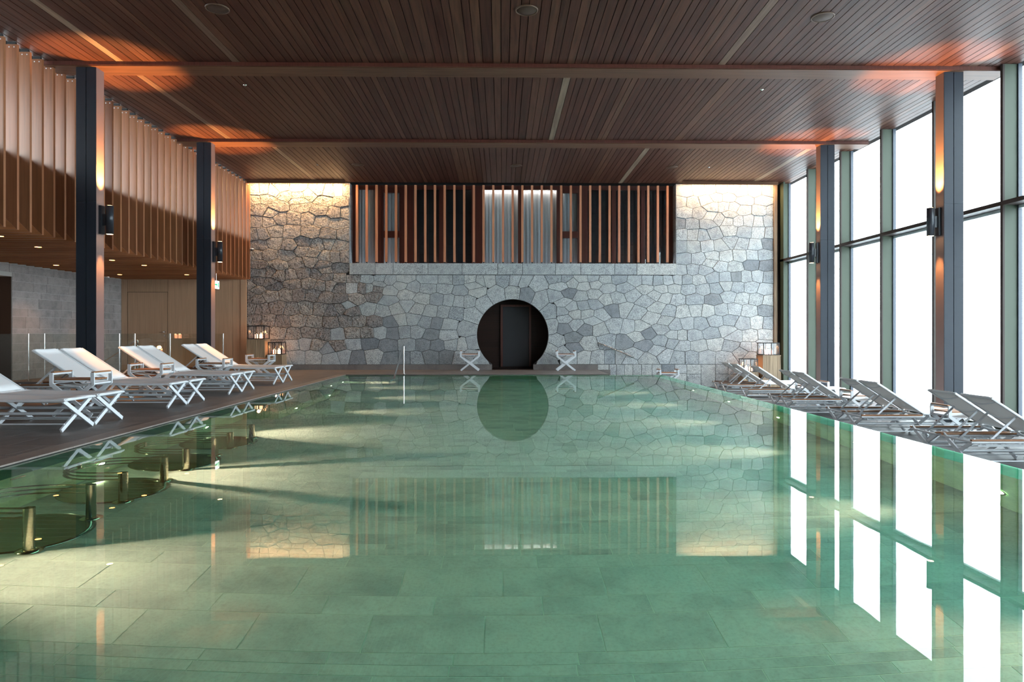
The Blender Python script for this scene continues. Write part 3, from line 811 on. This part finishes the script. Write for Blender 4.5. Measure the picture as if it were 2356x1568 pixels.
# wooden cornice boards and corner trim
tag(B(-7.98, -4.85, YW - 0.33, YW - 0.30, ZC - 0.10, ZC).build('trim_1', 'beam_wood'), 'timber cornice board above the left stone panel', kind='structure')
tag(B(5.62, 8.62, YW - 0.33, YW - 0.30, ZC - 0.10, ZC).build('trim_2', 'beam_wood'), 'timber cornice board above the right stone panel', kind='structure')
tag(B(8.60, 8.70, YW - 0.06, YW + 0.03, ZL, ZC).build('trim_3', 'plinth_wood'), 'timber strip between stone wall and window wall', kind='structure')

# ---------------- the high window with timber frame behind the slats
w2 = tag(empty('window_2', (0.36, YW + 0.45, 3.35)), 'dark timber framed window band high in the stone wall', kind='structure')
YF = 0.0
def wx(px): return (px - 1155.0) / 71.5 - 0.36
HW = ZC - 3.35
posts = [(804, 826), (865, 880), (924, 953), (1011, 1027), (1085, 1110), (1192, 1202), (1281, 1290), (1333, 1352), (1408, 1417), (1475, 1484), (1539, 1556)]
for a, b in posts:
    B(wx(a), wx(b), -0.06, 0.06, 0, HW).build('post', 'mahogany', w2)
B(wx(804), wx(1556), -0.05, 0.06, HW - 0.13, HW).build('header', 'mahogany', w2)
B(wx(804), wx(1556), -0.09, 0.06, 0.0, 0.03).build('sill', 'mahogany', w2)
for (a, b), (c, d) in zip(posts, posts[1:]):
    x0, x1 = wx(b), wx(c)
    if (b, c) in ((880, 924), (1290, 1333)):
        sash = MB(); sash.box(x0, x0 + 0.06, -0.04, 0.04, 0.03, HW - 0.13); sash.box(x1 - 0.06, x1, -0.04, 0.04, 0.03, HW - 0.13); sash.box(x0 + 0.06, x1 - 0.06, -0.04, 0.04, 0.86, 1.07); sash.box(x0 + 0.06, x1 - 0.06, -0.04, 0.04, HW - 0.23, HW - 0.13)
        sash.build('sash', 'mahogany', w2)
    B(x0, x1, 0.0, 0.006, 0.03, HW - 0.13).build('pane', 'screen_glass', w2)
    light = b in (826, 880, 1110, 1202, 1290)
    if light:
        cm = MB(); n = max(8, int((x1 - x0) / 0.02)); i0 = len(cm.v)
        for k in range(n + 1):
            xx = x0 + (x1 - x0) * k / n; yy = 0.16 + 0.02 * math.sin(xx * 52) + 0.008 * math.sin(xx * 131)
            cm.v += [(xx, yy, 0.03), (xx, yy, HW)]
        for k in range(n): cm.face((i0 + 2 * k, i0 + 2 * k + 2, i0 + 2 * k + 3, i0 + 2 * k + 1), True)
        cm.build('curtain', 'curtain', w2)
    else:
        B(x0, x1, 0.10, 0.12, 0.0, HW).build('blind', 'dark_blind', w2)
B(wx(804) - 0.1, wx(1556) + 0.1, 0.3, 0.35, -0.1, HW).build('inner_wall', 'mahogany', w2)

add_light('added_curtain_fill', 'AREA', (0.36, YW + 0.56, ZC - 0.04), 9, (1.0, 0.86, 0.74), w2, shape='RECTANGLE', size=3.0, size_y=0.05, rot=(R(-6), 0, 0))  # added fill lamp, hidden behind the header to brighten the curtains
s2 = tag(empty('slat_screen', (0.36, YW + 0.06, 3.35)), 'row of slim orange timber slats in front of the high window', 'screen')
m2 = B(-0.034, 0.034, 0.0, 0.09, 0.045, HW - 0.06).mesh('slat', 'screen_wood')
m3 = B(-0.018, 0.018, 0.02, 0.06, 0.0, 0.045).mesh('foot_clip', 'black_metal')
for k in range(33):
    o = put('slat', m2, s2, (-4.572 + 0.3069 * k - 0.36, 0, 0))
    put('foot_clip', m3, o)

# ================================================================== THINGS
# ---------------- columns with up and down lights
def make_column(x0, yfront, zb, side):
    """side: +1 lamp on the +x face, -1 on the -x face"""
    e = empty('column', (x0, yfront, zb))
    h = ZC - 0.075 - zb
    zj = 3.46 - zb
    for a, b in ((0.0, 0.166), (0.178, 0.344)):
        B(a, b, 0, 0.24, 0, zj - 0.003).build('flange', 'column_metal', e)
        B(a, b, 0, 0.24, zj, h).build('flange', 'column_metal', e)
    B(0.15, 0.19, 0.02, 0.22, 0, h).build('web', 'groove_black', e)
    B(-0.006, 0.0, 0.006, 0.234, 0, h).build('side_plate', 'column_side', e); B(0.344, 0.35, 0.006, 0.234, 0, h).build('side_plate', 'column_side', e)
    return e
def make_lamp(xf, yc, side):
    """cylinder lamp on a bracket against the column face at x = xf"""
    e = empty('wall_light', (xf, yc, 2.90))
    s = side
    MB().lathe([(0.0, 0.0), (0.056, 0.0), (0.056, 0.015), (0.062, 0.0), (0.062, 0.50), (0.054, 0.50), (0.054, 0.47), (0.0, 0.47)], 24, (s * 0.165, 0, 0)).build('cylinder_shade', 'lamp_metal', e)
    x0, x1 = sorted((0.001 * s, s * 0.05))
    bk = B(x0, x1, -0.055, 0.055, 0.0, 0.50)
    xa, xb = sorted((s * 0.05, s * 0.107)); bk.box(xa, xb, -0.03, 0.03, 0.15, 0.35)
    bk.build('bracket', 'lamp_metal', e)
    MB().disc((s * 0.165, 0, -0.002), 0.052, 20).build('bulb', 'lamp_glow', e)
    MB().disc((s * 0.165, 0, 0.503), 0.05, 20, False).build('bulb', 'lamp_glow', e)
    p = (xf + s * 0.165, yc)
    add_light('up_lamp', 'SPOT', (p[0], p[1], 3.43), 620, WARM, e, spot_size=R(62), spot_blend=0.5, shadow_soft_size=0.03, rot=(R(180), 0, 0))
    add_light('down_lamp', 'SPOT', (p[0], p[1], 2.87), 110, WARM, e, spot_size=R(50), spot_blend=0.5, shadow_soft_size=0.03, rot=(0, 0, 0))
    return e
clab = {(12.06, 0): 'dark steel column on the left, nearer one', (16.78, 0): 'dark steel column on the left, farther one', (12.06, 1): 'blue grey steel column before the windows, nearer one', (16.78, 1): 'blue grey steel column before the windows, farther one'}
for yf in (12.06, 16.78, 7.36, 2.66):
    for sd in (0, 1):
        x0 = -7.455 if sd == 0 else 7.886
        c = make_column(x0, yf, 0.0 if sd == 0 else ZL, 1 if sd == 0 else -1)
        tag(c, clab.get((yf, sd), 'dark steel column outside the frame, %s, %s' % ('left' if sd == 0 else 'right', 'beside the first loungers' if yf > 5 else 'beside the viewpoint')), 'column', 'steel columns')
        l = make_lamp(x0 + 0.351 if sd == 0 else x0 - 0.007, yf + 0.12, 1 if sd == 0 else -1)
        tag(l, (clab[(yf, sd)].replace('dark steel column', 'black cylinder up and down light on the column').replace('blue grey steel column', 'black cylinder up and down light on the column')) if (yf, sd) in clab else 'black cylinder light on the %s column outside the frame %s' % ('left' if sd == 0 else 'right', 'beside the first loungers' if yf > 5 else 'beside the viewpoint'), 'wall light', 'column lights')

# ---------------- sun loungers (foot end at x = 0, head towards -x)
LW = 0.61
def make_lounger():
    e = empty('sun_lounger')
    h = LW / 2
    # frame: side rails
    f = MB()
    for s in (-1, 1):
        f.tube([(0.0, s * (h - 0.02), 0.372), (-0.5, s * (h - 0.02), 0.365), (-1.32, s * (h - 0.02), 0.385)], 0.018, 8)
        f.tube([(-1.30, s * (h - 0.02), 0.335), (-2.33, s * (h - 0.02), 0.335)], 0.016, 8)
        f.tube([(-0.03, s * (h - 0.06), 0.092), (-2.30, s * (h - 0.06), 0.092)], 0.009, 6)
    f.tube([(0.0, -h + 0.02, 0.372), (0.0, h - 0.02, 0.372)], 0.016, 8)
    f.tube([(-1.31, -h + 0.02, 0.35), (-1.31, h - 0.02, 0.35)], 0.016, 8)
    f.tube([(-2.32, -h + 0.02, 0.335), (-2.32, h - 0.02, 0.335)], 0.014, 8)
    f.tube([(-0.03, 0, 0.186), (-2.30, 0, 0.186)], 0.020, 8)
    f.build('frame', 'white_metal', e)
    for x in (-0.03, -1.22, -2.29):
        a = MB().bar((x - 0.013, -h + 0.02, 0.018), (x - 0.013, h - 0.02, 0.362), 0.046, 0.022, (0, -0.5, 0.9)).build('leg', 'white_metal', e)
        b = MB().bar((x + 0.013, h - 0.02, 0.018), (x + 0.013, -h + 0.02, 0.362), 0.046, 0.022, (0, 0.5, 0.9)).build('leg', 'white_metal', e)
    for s in (-1, 1):
        B(-2.33, -1.33, s * (h - 0.02) - 0.018, s * (h - 0.02) + 0.018, 0.352, 0.372).build('teak_rail', 'teak', e)
    # seat sling with a soft sag, wrapped round the rails
    def sling(path, name):
        m = MB(); n = 8; rows_ = []
        for layer, dz in ((0, 0.0), (1, -0.012)):
            for (px_, pz_, nx_, nz_, sag) in path:
                i = len(m.v)
                for k in range(n + 1):
                    yy = -h + 0.004 + (LW - 0.008) * k / n
                    q = 1 - (2 * k / n - 1) ** 2
                    edge = -0.022 if k in (0, n) else 0.0
                    off = -sag * q + edge + dz
                    m.v.append((px_ + nx_ * off, yy, pz_ + nz_ * off))
                rows_.append(i)
        c = len(path)
        for L_ in (0, 1):
            for a in range(c - 1):
                for k in range(n):
                    i, j = rows_[L_ * c + a], rows_[L_ * c + a + 1]
                    q = (i + k, i + k + 1, j + k + 1, j + k)
                    m.face(q[::-1] if L_ == 0 else q, True)
        for a in range(c - 1):
            for k in (0, n):
                i, j, i2, j2 = rows_[a], rows_[a + 1], rows_[c + a], rows_[c + a + 1]
                m.face((i + k, j + k, j2 + k, i2 + k))
        for a in (0, c - 1):
            for k in range(n):
                i, i2 = rows_[a], rows_[c + a]
                m.face((i + k, i + k + 1, i2 + k + 1, i2 + k))
        return m.build(name, 'sling', e)
    sp = []
    for k in range(9):
        t = k / 8
        sp.append((0.012 - 1.30 * t, 0.395 - 0.012 * math.sin(math.pi * t) + 0.012 * t, 0, 1, 0.018 * math.sin(math.pi * min(1, t * 1.2 + 0.1)) + 0.004))
    sling(sp, 'seat_sling')
    a = R(33); dx, dz = -math.cos(a), math.sin(a)
    L_ = 0.90
    bx, bz = -1.31, 0.405
    bp = [(bx + dx * L_ * k / 6, bz + dz * L_ * k / 6 + 0.012, math.sin(a), math.cos(a), 0.02 * math.sin(math.pi * k / 6) + 0.006) for k in range(7)]
    sling(bp, 'backrest_sling')
    bf = MB()
    for s in (-1, 1):
        bf.tube([(bx, s * (h - 0.025), bz - 0.012), (bx + dx * (L_ + 0.01), s * (h - 0.025), bz + dz * (L_ + 0.01) - 0.012)], 0.017, 8)
    for t in (0.04, 0.56, 0.93):
        cx_, cz_ = bx + dx * L_ * t, bz + dz * L_ * t - 0.02
        bf.tube([(cx_ + math.sin(a) * -0.05 * (1 - (2 * k / 8 - 1) ** 2), -h + 0.025 + (LW - 0.05) * k / 8, cz_ - 0.05 * (1 - (2 * k / 8 - 1) ** 2)) for k in range(9)], 0.011, 6)
    bf.tube([(bx + dx * L_, -h + 0.025, bz + dz * L_ - 0.012), (bx + dx * L_, h - 0.025, bz + dz * L_ - 0.012)], 0.017, 8)
    bf.build('backrest_frame', 'white_metal', e)
    for s in (-1, 1):
        MB().bar((bx + dx * L_ * 0.55, s * (h - 0.06), bz + dz * L_ * 0.55 - 0.02), (-2.12, s * (h - 0.06), 0.30), 0.026, 0.012, (1, 0, 1)).build('strut', 'white_metal', e)
    for s in (-1, 1):
        rk = MB()
        rk.box(-2.2, -1.55, s * (h - 0.085) - 0.006, s * (h - 0.085) + 0.006, 0.27, 0.30)
        for k in range(7): rk.prism([(-2.18 + 0.09 * k, 0.30), (-2.12 + 0.09 * k, 0.30), (-2.18 + 0.09 * k, 0.33)], 'y', s * (h - 0.085) - 0.006, s * (h - 0.085) + 0.006)
        rk.build('notch_rack', 'white_metal', e)
    return e
lounge = make_lounger()
lx = -5.06
left_spots = [(lx, 8.26), (lx, 8.91), (lx, 10.77), (lx, 11.42), (lx, 13.10), (lx, 13.75), (lx, 15.60), (lx, 16.27)]
pair = ['nearest', 'second', 'third', 'farthest']
used = 0
for k, (x, y) in enumerate(left_spots):
    o = lounge if used == 0 else copy_tree(lounge)
    used += 1
    o.location = (x, y, 0.0)
    tag(o, 'white sun lounger left of the pool, %s one of the %s pair' % ('near' if k % 2 == 0 else 'far', pair[k // 2]), 'sun lounger', 'sun loungers left of the pool')
rx = 5.86 + 2.33
right_spots = [(rx, 8.73, 'nearest pair, near one'), (rx, 9.42, 'nearest pair, far one'), (rx, 11.33, 'second pair, near one'), (rx, 11.98, 'second pair, far one'), (rx, 14.02, 'third pair, near one'), (rx, 14.68, 'third pair, far one'),
               (rx, 16.45, 'single between third and farthest pairs'), (rx, 17.95, 'farthest pair, near one'), (rx, 18.65, 'farthest pair, far one')]
for (x, y, w) in right_spots:
    o = copy_tree(lounge)
    o.location = (x, y, ZL)
    tag(o, 'sun lounger seen from behind by the windows, ' + w, 'sun lounger', 'sun loungers by the windows')

# ---------------- folding tray tables
def make_table():
    e = empty('folding_table')
    w = 0.275; d = 0.215
    for s in (-1, 1):            # front and back crossed legs
        yy = s * d
        for q in (-1, 1):
            t = MB(); o = q * 0.011
            t.bar((q * w, yy + o, 0.605), (q * w, yy + o, 0.43), 0.05, 0.02, (1, 0, 0))
            t.bar((q * (w + 0.0), yy + o, 0.445), (-q * w, yy + o, 0.015), 0.05, 0.02, (0.6, 0, 0.8))
            t.build('leg', 'white_metal', e)
    for q in (-1, 1):
        fr_ = MB(); fr_.box(q * w - 0.012, q * w + 0.012, -d, d, 0.575, 0.60); fr_.box(q * w - 0.012, q * w + 0.012, -d, d, 0.44, 0.462)
        fr_.build('side_bar', 'white_metal', e)
        B(q * w - 0.02, q * w + 0.02, -d + 0.012, d - 0.012, 0.60, 0.618).build('arm_cap', 'teak', e)
    for k in range(5):
        y0 = -d + 0.03 + k * 0.076
        B(-w + 0.025, w - 0.025, y0, y0 + 0.068, 0.50, 0.518).build('tray_slat', 'teak', e)
    tr_ = MB(); tr_.box(-w + 0.02, w - 0.02, -d + 0.02, -d + 0.04, 0.478, 0.50); tr_.box(-w + 0.02, w - 0.02, d - 0.04, d - 0.02, 0.478, 0.50); tr_.build('tray_frame', 'white_metal', e)
    sl = MB(); i = 0
    for k in range(9):
        xx = -w + 0.04 + (2 * w - 0.08) * k / 8; zz = 0.45 - 0.035 * (1 - (k / 4 - 1) ** 2)
        sl.v += [(xx, -d + 0.05, zz), (xx, d - 0.05, zz), (xx, d - 0.05, zz - 0.006), (xx, -d + 0.05, zz - 0.006)]
        if k:
            a = 4 * (k - 1); b = 4 * k
            for q in ((a, b, b + 1, a + 1), (a + 1, b + 1, b + 2, a + 2), (a + 2, b + 2, b + 3, a + 3), (a + 3, b + 3, b, a)): sl.face(q, True)
    sl.face((0, 1, 2, 3)); sl.face((35, 34, 33, 32))
    sl.build('storage_sling', 'sling', e)
    return e
tab = make_table()
tspots = [(-0.98, 21.0, 0, 'standing by the stone wall left of the round opening'), (1.96, 21.0, 0, 'standing by the stone wall right of the round opening'), (5.02, 20.6, ZL, 'on the lower deck, half hidden behind the pool edge'),
          (-5.93, 9.72, 0, 'left of the pool between the first two lounger pairs'), (-6.26, 12.29, 0, 'left of the pool between second and third lounger pairs'), (-6.16, 14.72, 0, 'left of the pool between third and farthest lounger pairs'), (-6.12, 17.4, 0, 'behind the farthest lounger pair beside the lantern plinths'),
          (7.0, 10.38, ZL, 'by the windows between the first two lounger pairs'), (6.9, 13.05, ZL, 'by the windows between second and third lounger pairs'), (7.05, 15.42, ZL, 'by the windows before the single lounger')]
for k, (x, y, z, w) in enumerate(tspots):
    o = tab if k == 0 else copy_tree(tab)
    o.location = (x, y, z)
    tag(o, 'white folding teak-top table ' + w, 'table', 'folding tray tables')

# ---------------- plinths, lanterns, candles
def plinth(x, y, z, w, h, label):
    e = tag(empty('plinth', (x, y, z)), label, 'plinth', 'lantern plinths')
    n = 5
    for f in range(4):
        for k in range(n):
            a = -w / 2 + w * k / n; b = a + w / n - 0.004
            t = 1.06
            rot = Matrix.Rotation(math.pi / 2 * f, 4, 'Z')
            mb = MB()
            y1 = -w / 2
            vs = [(a * t, y1 * t, 0), (b * t, y1 * t, 0), (b * t, y1 * t + 0.02, 0), (a * t, y1 * t + 0.02, 0), (a, y1, h - 0.02), (b, y1, h - 0.02), (b, y1 + 0.02, h - 0.02), (a, y1 + 0.02, h - 0.02)]
            mb.v = [tuple(rot @ Vector(v)) for v in vs]
            for q in ((0, 3, 2, 1), (4, 5, 6, 7), (0, 1, 5, 4), (1, 2, 6, 5), (2, 3, 7, 6), (3, 0, 4, 7)): mb.face(q)
            mb.build('plank', 'plinth_wood', e)
    B(-w / 2 - 0.01, w / 2 + 0.01, -w / 2 - 0.01, w / 2 + 0.01, h - 0.02, h).build('top', 'plinth_wood', e)
def lantern(x, y, z, w, h, label, clabel):
    e = tag(empty('lantern', (x, y, z)), label, 'lantern', 'candle lanterns')
    g = w / 2; t = 0.012
    fr_ = MB()
    for zz in (0.0, h - 2 * t):
        fr_.box(-g, g, -g, -g + 2 * t, zz, zz + 2 * t); fr_.box(-g, g, g - 2 * t, g, zz, zz + 2 * t); fr_.box(-g, -g + 2 * t, -g + 2 * t, g - 2 * t, zz, zz + 2 * t); fr_.box(g - 2 * t, g, -g + 2 * t, g - 2 * t, zz, zz + 2 * t)
    for sx in (-1, 0, 1):
        for sy in (-1, 0, 1):
            if sx and sy or sx == 0 and sy:
                cx_, cy_ = sx * (g - t), sy * (g - t)
                fr_.box(cx_ - t, cx_ + t, cy_ - t, cy_ + t, 2 * t, h - 2 * t)
    fr_.build('frame', 'black_metal', e)
    B(-g + 2 * t, g - 2 * t, -g + 2 * t, g - 2 * t, 0.0, t).build('base', 'black_metal', e)
    for (a, b, c, d) in ((-g + 2 * t, -t, -g + t, -g + t + 0.003), (t, g - 2 * t, -g + t, -g + t + 0.003), (-g + 2 * t, -t, g - t - 0.003, g - t), (t, g - 2 * t, g - t - 0.003, g - t), (-g + t, -g + t + 0.003, -g + 2 * t, -t), (-g + t, -g + t + 0.003, t, g - 2 * t), (g - t - 0.003, g - t, -g + 2 * t, -t), (g - t - 0.003, g - t, t, g - 2 * t)):
        B(a, b, c, d, 2 * t, h - 2 * t).build('pane', 'lantern_glass', e)
    for q, wd in ((-0.07, 'left'), (0.07, 'right')):
        c_ = tag(empty('candle', (x + q, y - 0.02, z + t)), 'glowing %s candle inside the %s' % (wd, clabel), 'candle', 'candles in the lanterns')
        MB().lathe([(0.0, 0.0), (0.045, 0.0), (0.045, 0.13), (0.035, 0.135), (0.0, 0.12)], 14).build('wax', 'candle_glow', c_)
        MB().lathe([(0.0, 0.122), (0.012, 0.14), (0.008, 0.165), (0.0, 0.185)], 8).build('flame', 'flame_glow', c_)
    add_light('candle_light', 'POINT', (x, y - 0.02, z + 0.22), 2.5, (1.0, 0.45, 0.18), e, shadow_soft_size=0.05)
plinth(-7.42, 20.95, 0, 0.52, 0.97, 'tall tapered wooden plinth in the left corner by the stone wall')
lantern(-7.42, 20.95, 0.97, 0.50, 0.41, 'black framed glass lantern on the tall plinth in the left corner', 'lantern on the tall left plinth')
plinth(-6.87, 20.95, 0, 0.44, 0.50, 'low tapered wooden plinth in the left corner by the stone wall')
lantern(-6.87, 20.95, 0.50, 0.42, 0.38, 'black framed glass lantern on the low plinth in the left corner', 'lantern on the low left plinth')
plinth(8.20, 20.9, ZL, 0.54, 1.03, 'tall pale wooden plinth in the right corner beside the window wall')
lantern(8.20, 20.9, ZL + 1.03, 0.50, 0.38, 'black framed glass lantern on the tall plinth in the right corner', 'lantern on the tall right plinth')
plinth(7.58, 20.9, ZL, 0.46, 0.52, 'low pale wooden plinth in the right corner behind the loungers')
lantern(7.58, 20.9, ZL + 0.52, 0.44, 0.40, 'black framed glass lantern on the low plinth in the right corner', 'lantern on the low right plinth')

# ---------------- rails
hr = tag(empty('pool_handrail', (-2.76, 19.0, 0)), 'chrome handrail leading into the pool at the far left steps', 'handrail')
MB().tube([(0, 0.22, 0.0), (0, 0.22, 0.80)], 0.021, 10).build('post', 'chrome', hr)
MB().tube([(0, 0.22, 0.80), (0, 0.19, 0.82), (0, -2.0, -0.25), (0, -2.2, -0.35)], 0.024, 10).build('sloping_rail', 'chrome', hr)
MB().tube([(0, -2.2, -0.35), (0, -2.2, -1.22)], 0.019, 10).build('post', 'chrome', hr)
MB().lathe([(0.0, 0.0), (0.045, 0.0), (0.045, 0.012), (0.02, 0.016)], 16, (0, 0.22, 0)).build('base_plate', 'chrome', hr)

wr = tag(empty('wall_handrail', (3.02, YW - 0.09, 0)), 'slim steel handrail sloping down the stone wall beside the steps', 'handrail')
MB().tube([(0.0, 0.0, 0.85), (1.13, 0.0, 0.39)], 0.020, 10).build('rail', 'chrome', wr)
for q in (0.12, 0.95):
    zz = 0.85 - 0.46 * q / 1.13
    MB().tube([(q, 0, zz - 0.015), (q, 0.05, zz - 0.05), (q, 0.075, zz - 0.05)], 0.008, 8).build('bracket', 'chrome', wr)

gb = tag(empty('glass_balustrade', (-8.65, 15.6, 0)), 'frameless glass balustrade with chrome edges behind the loungers', 'balustrade')
gx = [-3.20, -2.75, -2.06, -1.70, -0.02]
for a, b in zip(gx, gx[1:]):
    B(a + 0.012, b - 0.012, -0.008, 0.008, 0.05, 1.135).build('glass_panel', 'rail_glass', gb)
for a in gx[1:]:
    MB().tube([(a, 0, 0), (a, 0, 1.14)], 0.013, 8).build('post', 'chrome', gb)
gy = [0.0, 0.62, 2.32, 4.05, 5.72]
for a, b in zip(gy, gy[1:]):
    B(-0.008, 0.008, a + 0.012, b - 0.012, 0.05, 1.135).build('glass_panel', 'rail_glass', gb)
for a in gy[1:]:
    MB().tube([(0, a, 0), (0, a, 1.14)], 0.013, 8).build('post', 'chrome', gb)
B(-3.2, 0.02, -0.03, 0.03, 0.0, 0.05).build('shoe', 'deck_slab', gb)
B(-0.03, 0.03, 0.03, 5.72, 0.0, 0.05).build('shoe', 'deck_slab', gb)
sh = tag(empty('stair_handrail', (-8.95, 16.9, 0)), 'chrome stair handrail sloping down behind the glass balustrade', 'handrail')
MB().tube([(0.0, 0, 0.82), (0.0, 0, 0.98), (-0.06, 0, 0.96), (-1.35, 0, 0.10)], 0.018, 8).build('rail', 'chrome', sh)
MB().tube([(0.0, 0, 0.0), (0.0, 0, 0.98)], 0.014, 8).build('post', 'chrome', sh)
MB().tube([(-1.30, 0, 0.0), (-1.30, 0, 0.13)], 0.014, 8).build('post', 'chrome', sh)

# ---------------- massage stations in the water on the left
pdisc = MB().lathe([(0.0, 0.004), (0.40, 0.004), (0.445, 0.012), (0.455, 0.004), (0.455, 0.0)], 40).mesh('massage_plate', 'plate_steel')
ringlab = ['nearest to the viewer', 'second from the viewer', 'third from the viewer', 'farthest from the viewer']
def make_station():
    e = empty('massage_rail')
    put('floor_plate', pdisc, e, (0.025, 0, -0.001))
    for s in (-1, 1):
        p = MB().tube([(0.30, s * 0.355, 0.0), (0.30, s * 0.355, 1.06)], 0.038, 18).build('post', 'steel_pool', e)
        MB().lathe([(0.0, 0.0), (0.085, 0.0), (0.085, 0.012), (0.04, 0.016)], 20, (0.30, s * 0.355, 0)).build('flange', 'steel_pool', p)
    for zz in (1.03, 0.89, 0.75):
        pts = [(0.28, -0.355, zz), (0.0, -0.355, zz)]
        for k in range(1, 16):
            t = -math.pi / 2 - math.pi * k / 16
            pts.append((0.0 + 0.355 * math.cos(t), 0.355 * math.sin(t), zz))
        pts += [(0.0, 0.355, zz), (0.28, 0.355, zz)]
        MB().tube(pts, 0.020, 8).build('rail', 'steel_pool', e)
    MB().tube([(-0.352, 0.1, 0.72), (-0.352, 0.1, 1.05)], 0.02, 8).build('rear_stay', 'steel_pool', e)
    return e
st = make_station()
for k, yc in enumerate((5.11, 6.28, 7.45, 8.59)):
    o = st if k == 0 else copy_tree(st)
    o.location = (-3.56, yc, -1.2175)
    tag(o, 'curved steel massage rail standing in the pool on the left, ' + ringlab[k], 'rail', 'massage rails in the pool')

# ---------------- underwater lamps
def pool_lamp(x, y, z, side, label, energy=110, cone=46):
    e = tag(empty('pool_lamp', (x, y, z)), label, 'pool light', 'underwater lamps')
    s = side
    i0 = MB()
    def ring(r0, r1, xo):
        m_ = MB(); n = 20
        for q in range(n):
            t = 2 * math.pi * q / n
            m_.v += [(xo, r0 * math.cos(t), r0 * math.sin(t)), (xo, r1 * math.cos(t), r1 * math.sin(t))]
        for q in range(n):
            m_.face((2 * q, 2 * q + 1, (2 * q + 3) % (2 * n), (2 * q + 2) % (2 * n)))
        return m_
    ring(0.055, 0.085, s * 0.008).build('trim_ring', 'steel_pool', e)
    m_ = MB(); n = 20
    m_.v = [(s * 0.006, 0.056 * math.cos(2 * math.pi * q / n), 0.056 * math.sin(2 * math.pi * q / n)) for q in range(n)]
    m_.face(range(n)); m_.build('lens', 'pool_lamp_glow', e)
    add_light('pool_lamp_light', 'SPOT', (x + s * 0.03, y, z), energy, (1.0, 0.48, 0.36), e, spot_size=R(cone), spot_blend=1.0, shadow_soft_size=0.03, aim=(x + s * 3.0, y, z - 0.42))
for k, y in enumerate((14.72, 12.42, 10.19, 7.94, 5.63, 3.35)):
    pool_lamp(4.15, y, -0.76, -1, 'round underwater lamp in the right pool wall, %s from the far end' % ['first', 'second', 'third', 'fourth', 'fifth', 'sixth'][k])
for k, (x, y) in enumerate(((-4.0, 17.2), (-4.0, 16.04), (-3.45, 13.7), (-3.45, 11.5), (-4.0, 9.3), (-4.0, 6.87), (-4.0, 4.4))):
    z = -0.76
    pool_lamp(x, y, z, 1, 'round underwater lamp in the left pool wall, %s from the far end' % ['first', 'second', 'third', 'fourth', 'fifth', 'sixth', 'seventh'][k], (180 if y < 5 else 220) if y < 10 else 125, 66 if y < 10 else 46)

# ---------------- ceiling speakers, sprinklers, sign, camera
for k, (x, y) in enumerate([(-4.15, 10.02), (0.36, 10.0), (4.8, 10.15), (-4.05, 19.25), (0.40, 19.3), (4.84, 19.4)]):
    e = tag(empty('ceiling_speaker', (x, y, ZC)), 'round flush ceiling speaker, %s one of the %s row' % (['left', 'middle', 'right'][k % 3], 'near' if k < 3 else 'far'), 'speaker', 'ceiling speakers')
    MB().lathe([(0.0, -0.010), (0.142, -0.010), (0.148, -0.006)], 28).build('grille', 'speaker_brown', e)
    MB().lathe([(0.148, -0.004), (0.150, -0.014), (0.168, -0.010), (0.170, 0.002)], 28).build('trim_ring', 'brass_dim', e)
for k, (x, y, w) in enumerate([(5.05, 13.2, 'over the right pool side between the beams'), (-4.9, 13.1, 'above the left side of the pool between the two beams'), (5.9, 19.4, 'near the right far speaker'), (-5.2, 19.3, 'near the left far speaker')]):
    o = MB().lathe([(0.0, -0.018), (0.012, -0.018), (0.014, -0.006), (0.036, -0.004), (0.036, 0.002)], 12).build('sprinkler', 'chrome', None, (x, y, ZC))
    tag(o, 'tiny chrome ceiling sprinkler ' + w, 'sprinkler', 'ceiling sprinklers')
sg = tag(empty('exit_sign', (-8.03, 19.305, 2.40)), 'lit white and green exit sign hanging from the soffit', 'sign')
B(-0.015, 0.015, -0.17, 0.17, 0.0, 0.22).build('panel', 'sign_white', sg)
ar = MB()
ar.v = [(0.017, -0.12, 0.09), (0.017, -0.02, 0.09), (0.017, -0.02, 0.05), (0.017, 0.05, 0.11), (0.017, -0.02, 0.17), (0.017, -0.02, 0.13), (0.017, -0.12, 0.13)]; ar.face(range(7)); ar.build('arrow', 'sign_green', sg)
dd = MB(); dd.v = [(0.017, 0.07, 0.04), (0.017, 0.14, 0.04), (0.017, 0.14, 0.18), (0.017, 0.07, 0.18)]; dd.face(range(4)); dd.build('door_symbol', 'sign_green', sg)
b2 = MB(); b2.v = [(-0.005 + 0.01 * (k % 2), -0.0155 * 0 - 0.1705, 0.04 + 0.05 * k) for k in range(2)]
MB().tube([(0, 0, 0.22), (0, 0, 0.431)], 0.006, 6).build('hanger', 'chrome', sg)
sc = tag(empty('security_camera', (-7.80, 21.405, 3.76)), 'small dome camera on the slat screen beside the stone wall', 'camera')
MB().lathe([(0.0, -0.045), (0.03, -0.038), (0.042, -0.02), (0.045, 0.0)], 14).build('dome', 'black_metal', sc)
MB().lathe([(0.045, 0.0), (0.052, 0.0), (0.052, 0.03), (0.0, 0.03)], 14).build('housing', 'white_metal', sc)
B(-0.06, 0.0, -0.012, 0.012, 0.005, 0.028).build('arm', 'white_metal', sc)
